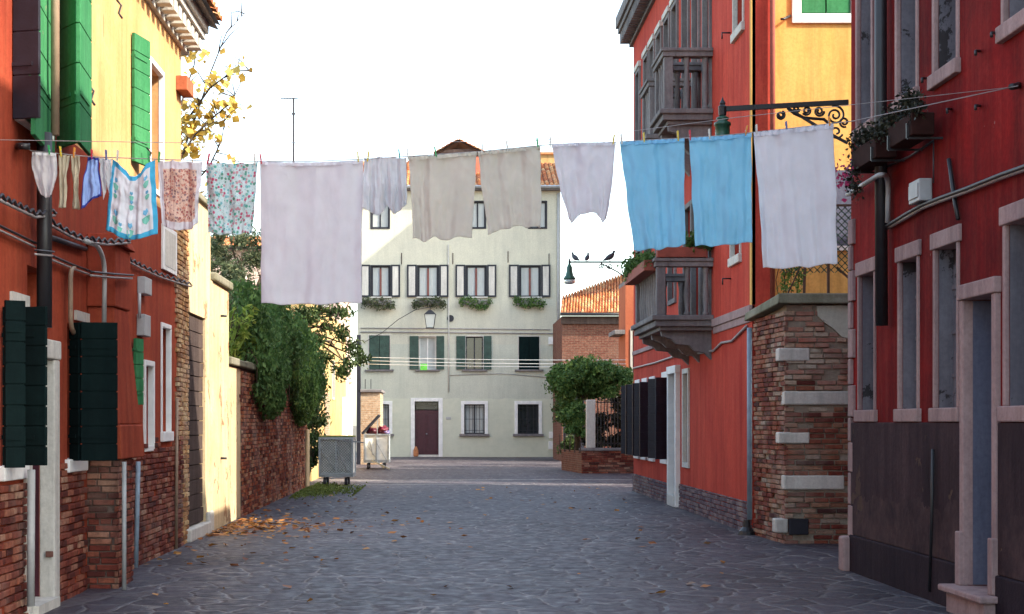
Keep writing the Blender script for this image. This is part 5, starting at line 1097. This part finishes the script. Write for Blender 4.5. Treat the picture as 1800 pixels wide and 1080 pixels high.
def poly_at(P_, t):
    n = len(P_)-1; f = t*n; i = min(int(f), n-1); k = f-i; return (P_[i][0]*(1-k)+P_[i+1][0]*k, P_[i][1]*(1-k)+P_[i+1][1]*k)
def cloth(name, label, cat, top, bot, m_, amp=.035, nf=3.5, hem=0, seed=0, bow=0, nx=56, ny=60, wave=1.5, dy=0, npin=3, sagk=3.0):
    rs = random.Random(seed); ph = [rs.uniform(0,6.28) for _ in range(6)]
    def Sf(t, s, off=0):
        a = poly_at(top, t); c = poly_at(bot, t); u = a[0]+(c[0]-a[0])*s; v = a[1]+(c[1]-a[1])*s
        u += bow*math.sin(math.pi*s)*(t-.5)*2
        v += wave*math.sin(t*17+ph[0])*s*1.0+wave*.8*mnoise.noise(Vector((t*9,seed,2)))*s
        v += sagk*abs(math.sin(math.pi*t*npin))*(1-s*.8)
        u += 2.2*mnoise.noise(Vector((seed+.5,s*4,t*2)))*min(1,s*3)
        f = amp*(.25+.75*s**.6)*(math.sin(nf*6.28*t+ph[1]+.7*s)+.5*math.sin(nf*2.3*6.28*t+ph[2]-1.2*s)+.25*math.sin(nf*4.7*6.28*t+ph[3]+2*s))
        f += .03*mnoise.noise(Vector((t*3+seed, s*3, 0)))+.012*mnoise.noise(Vector((t*10, s*9+seed, 0)))
        f += .05*s*math.sin(ph[4])+.016*math.cos(2*math.pi*npin*t)*math.exp(-s*3.5)
        return W(u, v, dy+off+f)
    rows = []
    if hem:                                        # the part folded over the line hangs in front
        for j in range(5): k = j/4; rows.append([(W(poly_at(top,i/nx)[0], poly_at(top,i/nx)[1]+hem*(1-k)*(1+.25*mnoise.noise(Vector((i*.13,seed,1)))), dy-.018+.01*k+.006*math.sin(i*.9))) for i in range(nx+1)])
    for j in range(ny+1): rows.append([Sf(i/nx, j/ny) for i in range(nx+1)])
    g = MB(); 
    for r in rows: g.v += [tuple(p) for p in r]
    nr = len(rows); g.f = [(a*(nx+1)+b_, a*(nx+1)+b_+1, (a+1)*(nx+1)+b_+1, (a+1)*(nx+1)+b_) for a in range(nr-1) for b_ in range(nx)]
    o = g.build(name, m_, smooth=True); me = o.data; uv = me.uv_layers.new(name='UVMap'); hr = 5 if hem else 0
    vi = np.empty(len(me.loops), np.int32); me.loops.foreach_get('vertex_index', vi); r_ = vi//(nx+1); c_ = vi%(nx+1)
    uvs = np.c_[c_/nx, 1-np.abs(r_-hr)/ny]; uv.data.foreach_set('uv', uvs.ravel()); me.update()
    md = o.modifiers.new('thickness', 'SOLIDIFY'); md.thickness = .003; md.offset = 0
    tag(o, label, cat, 'laundry on the washing line'); return o, Sf
F_ = {'white': fabric('white_cotton', (.95,.94,.94), trans=.7), 'grey': fabric('unbleached_cotton', (.86,.84,.77), trans=.7), 'blue': fabric('sky_blue_towelling', (.46,.80,.96), trans=.65), 'blue2': fabric('sky_blue_towelling_two', (.48,.82,.97), trans=.65), 'beige': fabric('beige_wool', (.55,.49,.36), trans=.25), 'lav': fabric('lavender_white_cotton', (.93,.93,.96), trans=.7), 'pale': fabric('pale_blue_white_cotton', (.90,.91,.93), trans=.7)}
def border(wd, inner, outer):
    def f(nt, uv):
        s = nt.nodes.new('ShaderNodeSeparateXYZ'); nt.links.new(uv, s.inputs[0])
        a = math_(nt,'ABSOLUTE',math_(nt,'SUBTRACT',s.outputs[0],.5)); c = math_(nt,'ABSOLUTE',math_(nt,'SUBTRACT',s.outputs[1],.5))
        e = math_(nt,'ADD',math_(nt,'MAXIMUM',a,c), math_(nt,'MULTIPLY',math_(nt,'SUBTRACT',noise(nt,uv,4,3),.5),.03)); k = math_(nt,'GREATER_THAN',e,.5-wd)
        return mix(nt, k, inner(nt,uv) if callable(inner) else inner, outer)
    return f
def floral(bg_, cols, sc):
    def f(nt, uv):
        v = node(nt,'Mapping',{'Vector':uv,'Scale':(sc,sc*1.25,1)}).outputs[0]; cc = None
        vo = node(nt,'TexVoronoi',{'Vector':v,'Scale':1.0,'Randomness':.8}); r = ramp(nt, vo.outputs['Color'], [(i/len(cols), c) for i, c in enumerate(cols)], 'CONSTANT')
        dd = math_(nt,'ADD',vo.outputs['Distance'],math_(nt,'MULTIPLY',math_(nt,'SUBTRACT',noise(nt,v,3,3),.5),.35)); k = ramp(nt, dd, [(.42,1),(.5,0)]); cc = mix(nt, k, bg_, r)
        v2 = node(nt,'TexVoronoi',{'Vector':v,'Scale':2.3}); k2 = ramp(nt, v2.outputs['Distance'], [(.24,1),(.3,0)]); return mix(nt, math_(nt,'MULTIPLY',k2,.7), cc, cols[0])
    return f
F_['floral'] = fabric('floral_cotton', (1,1,1), floral((.62,.74,.76), [(.12,.45,.36),(.55,.10,.20),(.25,.55,.60),(.62,.3,.36),(.14,.34,.26),(.2,.5,.45)], 17), .25)
F_['peach'] = fabric('peach_print_cotton', (1,1,1), border(.115, floral((.76,.56,.46), [(.40,.13,.13),(.30,.2,.22),(.62,.28,.22),(.45,.22,.2)], 19), (.74,.72,.76)), .25)
F_['kerchief'] = fabric('blue_bordered_cotton', (1,1,1), border(.075, (.72,.75,.80), (.08,.46,.72)), .25)
F_['bikini'] = fabric('pale_blue_cotton', (1,1,1), border(.06, (.32,.46,.78), (.05,.07,.35)), .25)
cloth('underpants', 'white underpants at the left end of the line', 'underwear', [(57,268),(98,270)], [(73,341),(80,348),(90,343)], F_['white'], .02, 2, hem=6, seed=1, bow=6, nx=24, ny=30, wave=.5)
for i, (a,b_,c,d_,lb) in enumerate(((102,122,105,118,'beige stocking next to the white underpants'),(124,140,126,139,'beige stocking next to the blue triangle cloth'))):
    cloth('stocking', lb, 'stocking', [(a,271+i),(b_,272+i)], [(c,366),(d_,367+i)], F_['beige'], .012, 1.5, seed=3+i, nx=14, ny=34, wave=.5, bow=-1.5)
cloth('bikini_bottom', 'pale blue triangular garment with dark blue edges', 'underwear', [(154,275),(160,274),(172,276)], [(144,371),(162,355),(180,345)], F_['bikini'], .02, 1.5, seed=5, nx=24, ny=30, wave=.5)
cloth('undershirt', 'tiny white and blue garment left of the tulip kerchief', 'clothing', [(173,276),(196,278)], [(182,352),(187,320),(192,345)], F_['pale'], .02, 1.5, seed=6, nx=20, ny=24, wave=.5)
o, Sf = cloth('kerchief', 'white kerchief with blue border and printed tulips', 'kerchief', [(197,279),(207,283),(218,296),(228,307),(238,308),(247,303),(257,286),(272,280)], [(185,403),(196,410),(210,416),(222,420),(234,422),(246,419),(262,416),(277,411)], F_['kerchief'], .022, 2, seed=7)
PB_ = simple('printed_blue',(.14,.38,.58),.95,.1); PL_ = simple('printed_green',(.18,.50,.42),.95,.1)
def motif(mb, ct, cs_, pts_): mb.poly(*[Sf(ct+a, cs_+b_, -.008) for a, b_ in pts_])
for ct, cs_, s_ in ((.2,.7,1),(.5,.80,1.1),(.82,.66,1),(.5,.42,.8),(.5,.28,.7),(.15,.25,.9),(.85,.2,.8),(.3,.82,.7),(.86,.4,.6),(.14,.42,.6)):
    pr = MB(); pr2 = MB()
    motif(pr, ct, cs_, [(-.045*s_,0),(-.03*s_,-.05*s_),(0,-.03*s_),(.03*s_,-.05*s_),(.045*s_,0),(0,.045*s_)])
    motif(pr2, ct, cs_+.06*s_, [(0,-.01),(-.07*s_,.0),(-.05*s_,.07*s_),(0,.11*s_)]); motif(pr2, ct, cs_+.06*s_, [(0,-.01),(0,.11*s_),(.05*s_,.07*s_),(.07*s_,.0)])
    pr.build('printed_bloom', PB_, o); pr2.build('printed_leaf', PL_, o)

cloth('tea_towel', 'peach patterned tea towel with a white border', 'tea towel', [(277,281),(316,282),(355,284)], [(284,394),(296,402),(316,404),(335,402),(347,392)], F_['peach'], .018, 2, seed=8)
cloth('tea_towel', 'tea towel with pink and green flowers all over', 'tea towel', [(362,284),(408,286),(453,284)], [(366,409),(405,413),(443,409)], F_['floral'], .018, 2, seed=9)
cloth('bed_sheet', 'largest white bed sheet on the line', 'sheet', [(457,284),(500,286),(550,286),(600,284),(638,282)], [(461,535),(545,536),(636,532)], F_['lav'], .014, 1.8, hem=7, seed=10, nx=90, ny=110)
cloth('undershirt', 'small white undershirt between the big sheet and the grey cloths', 'undershirt', [(640,277),(678,274),(714,277)], [(637,366),(652,374),(668,378),(680,362),(692,375),(706,370),(716,358)], F_['pale'], .035, 3.5, seed=11)
cloth('pillowcase', 'greyish cloth with a ragged lower edge, left of its twin', 'pillowcase', [(718,276),(760,274),(838,267)], [(726,420),(745,423),(765,418),(790,421),(828,416)], F_['grey'], .012, 2.2, hem=7, seed=12, nx=70, ny=80, wave=2.5)
cloth('pillowcase', 'greyish cloth with a slanting lower edge, nearest the white singlet', 'pillowcase', [(840,267),(890,263),(950,256)], [(858,411),(890,400),(920,396),(952,400)], F_['grey'], .012, 2.2, hem=7, seed=13, nx=70, ny=80, wave=2)
cloth('singlet', 'white singlet hung upside down beside the blue towels', 'singlet', [(970,254),(1025,251),(1082,251)], [(1000,383),(1006,391),(1013,384),(1022,375),(1036,373),(1048,374),(1056,382),(1061,390),(1066,384)], F_['lav'], .018, 1.8, hem=6, seed=14, bow=3, nx=70, wave=.8)
cloth('towel', 'blue towel hanging farther left of the two', 'towel', [(1090,250),(1145,247),(1203,244)], [(1114,440),(1160,438),(1203,431)], F_['blue'], .02, 1.8, hem=7, seed=15, nx=70, ny=90)
cloth('towel', 'blue towel next to the white sheet at the right', 'towel', [(1211,243),(1265,240),(1321,235)], [(1223,432),(1270,431),(1324,425)], F_['blue2'], .02, 1.8, hem=7, seed=16, nx=70, ny=90)
cloth('bed_sheet', 'long white cloth at the right end of the line by the red house', 'sheet', [(1325,233),(1385,227),(1465,218)], [(1340,473),(1405,471),(1470,464)], F_['lav'], .02, 1.9, hem=9, seed=17, nx=80, ny=110)
# clothespins
PC = {'red':(.5,.02,.05),'yellow':(.65,.5,.04),'blue':(.04,.1,.3),'green':(.02,.33,.09),'white':(.6,.6,.55),'teal':(.03,.3,.28),'orange':(.65,.25,.03)}; PM = {k: simple(k+'_pin_plastic', v, .4, var=.1) for k, v in PC.items()}
pins = [(88,'green','on the white underpants'),(108,'yellow','on the stocking beside the underpants'),(130,'orange','on the second stocking'),(162,'red','on the triangular garment'),(187,'blue','on the tiny garment'),(206,'white','on the left corner of the tulip kerchief'),(262,'green','on the right corner of the tulip kerchief'),(279,'green','on the peach tea towel'),(365,'red','on the left corner of the floral tea towel'),(448,'white','on the right corner of the floral tea towel'),(460,'red','on the left corner of the largest sheet'),(630,'yellow','on the right corner of the largest sheet'),(646,'yellow','on the left of the small undershirt'),(703,'teal','on the right of the small undershirt'),(717,'white','on the left corner of the first greyish cloth'),(767,'green','in the middle of the first greyish cloth'),(846,'white','where the two greyish cloths meet'),(893,'white','in the middle of the second greyish cloth'),(946,'green','on the right corner of the second greyish cloth'),(967,'white','on the left corner of the singlet'),(1077,'yellow','on the right corner of the singlet'),(1093,'white','on the left corner of the farther left blue towel'),(1132,'yellow','on the left part of the farther left blue towel'),(1192,'yellow','on the right corner of the farther left blue towel'),(1213,'red','on the left corner of the right blue towel'),(1247,'white','in the middle of the right blue towel'),(1310,'orange','on the right corner of the right blue towel'),(1330,'white','on the left corner of the long cloth at the right'),(1383,'blue','in the middle of the long cloth at the right'),(1458,'orange','on the right corner of the long cloth at the right')]
for u, c_, wh in pins:
    T = thing('clothespin', c_+' clothespin '+wh, 'clothespin', W(u, lv(u)), 'clothespins'); tl = random.uniform(-.2,.2)
    for dy in (-1, 1):
        g = MB(); a = W(u, lv(u)+5, dy*.010-.004); b_ = W(u+tl*18, lv(u)-13, dy*.016-.004); mid_ = a.lerp(b_,.55)+Vector((0,dy*.002,0)); g.bar(a, mid_, .011, .007); g.bar(mid_, b_, .012, .006); g.build('prong', PM[c_], T, bevel=.0015)
    g = MB(); m_ = W(u+tl*8, lv(u)-4, -.004); g.sweep([m_+Vector((-.008,0,0)), m_+Vector((.008,0,0))], .007, 8); g.build('spring', M['greymetal'], T)
# cables across the far street
for i, (v0,v1) in enumerate(((628,633),(634,640),(640,645))):
    cable('overhead_cable', ('uppermost','middle','lowest')[i]+' of three thin pale cables strung across in front of the far house', [px(640,v0,62), px(1100,v1,56)], .012, M['white'], .004, 14, 'cable', 'cables strung across the far street')
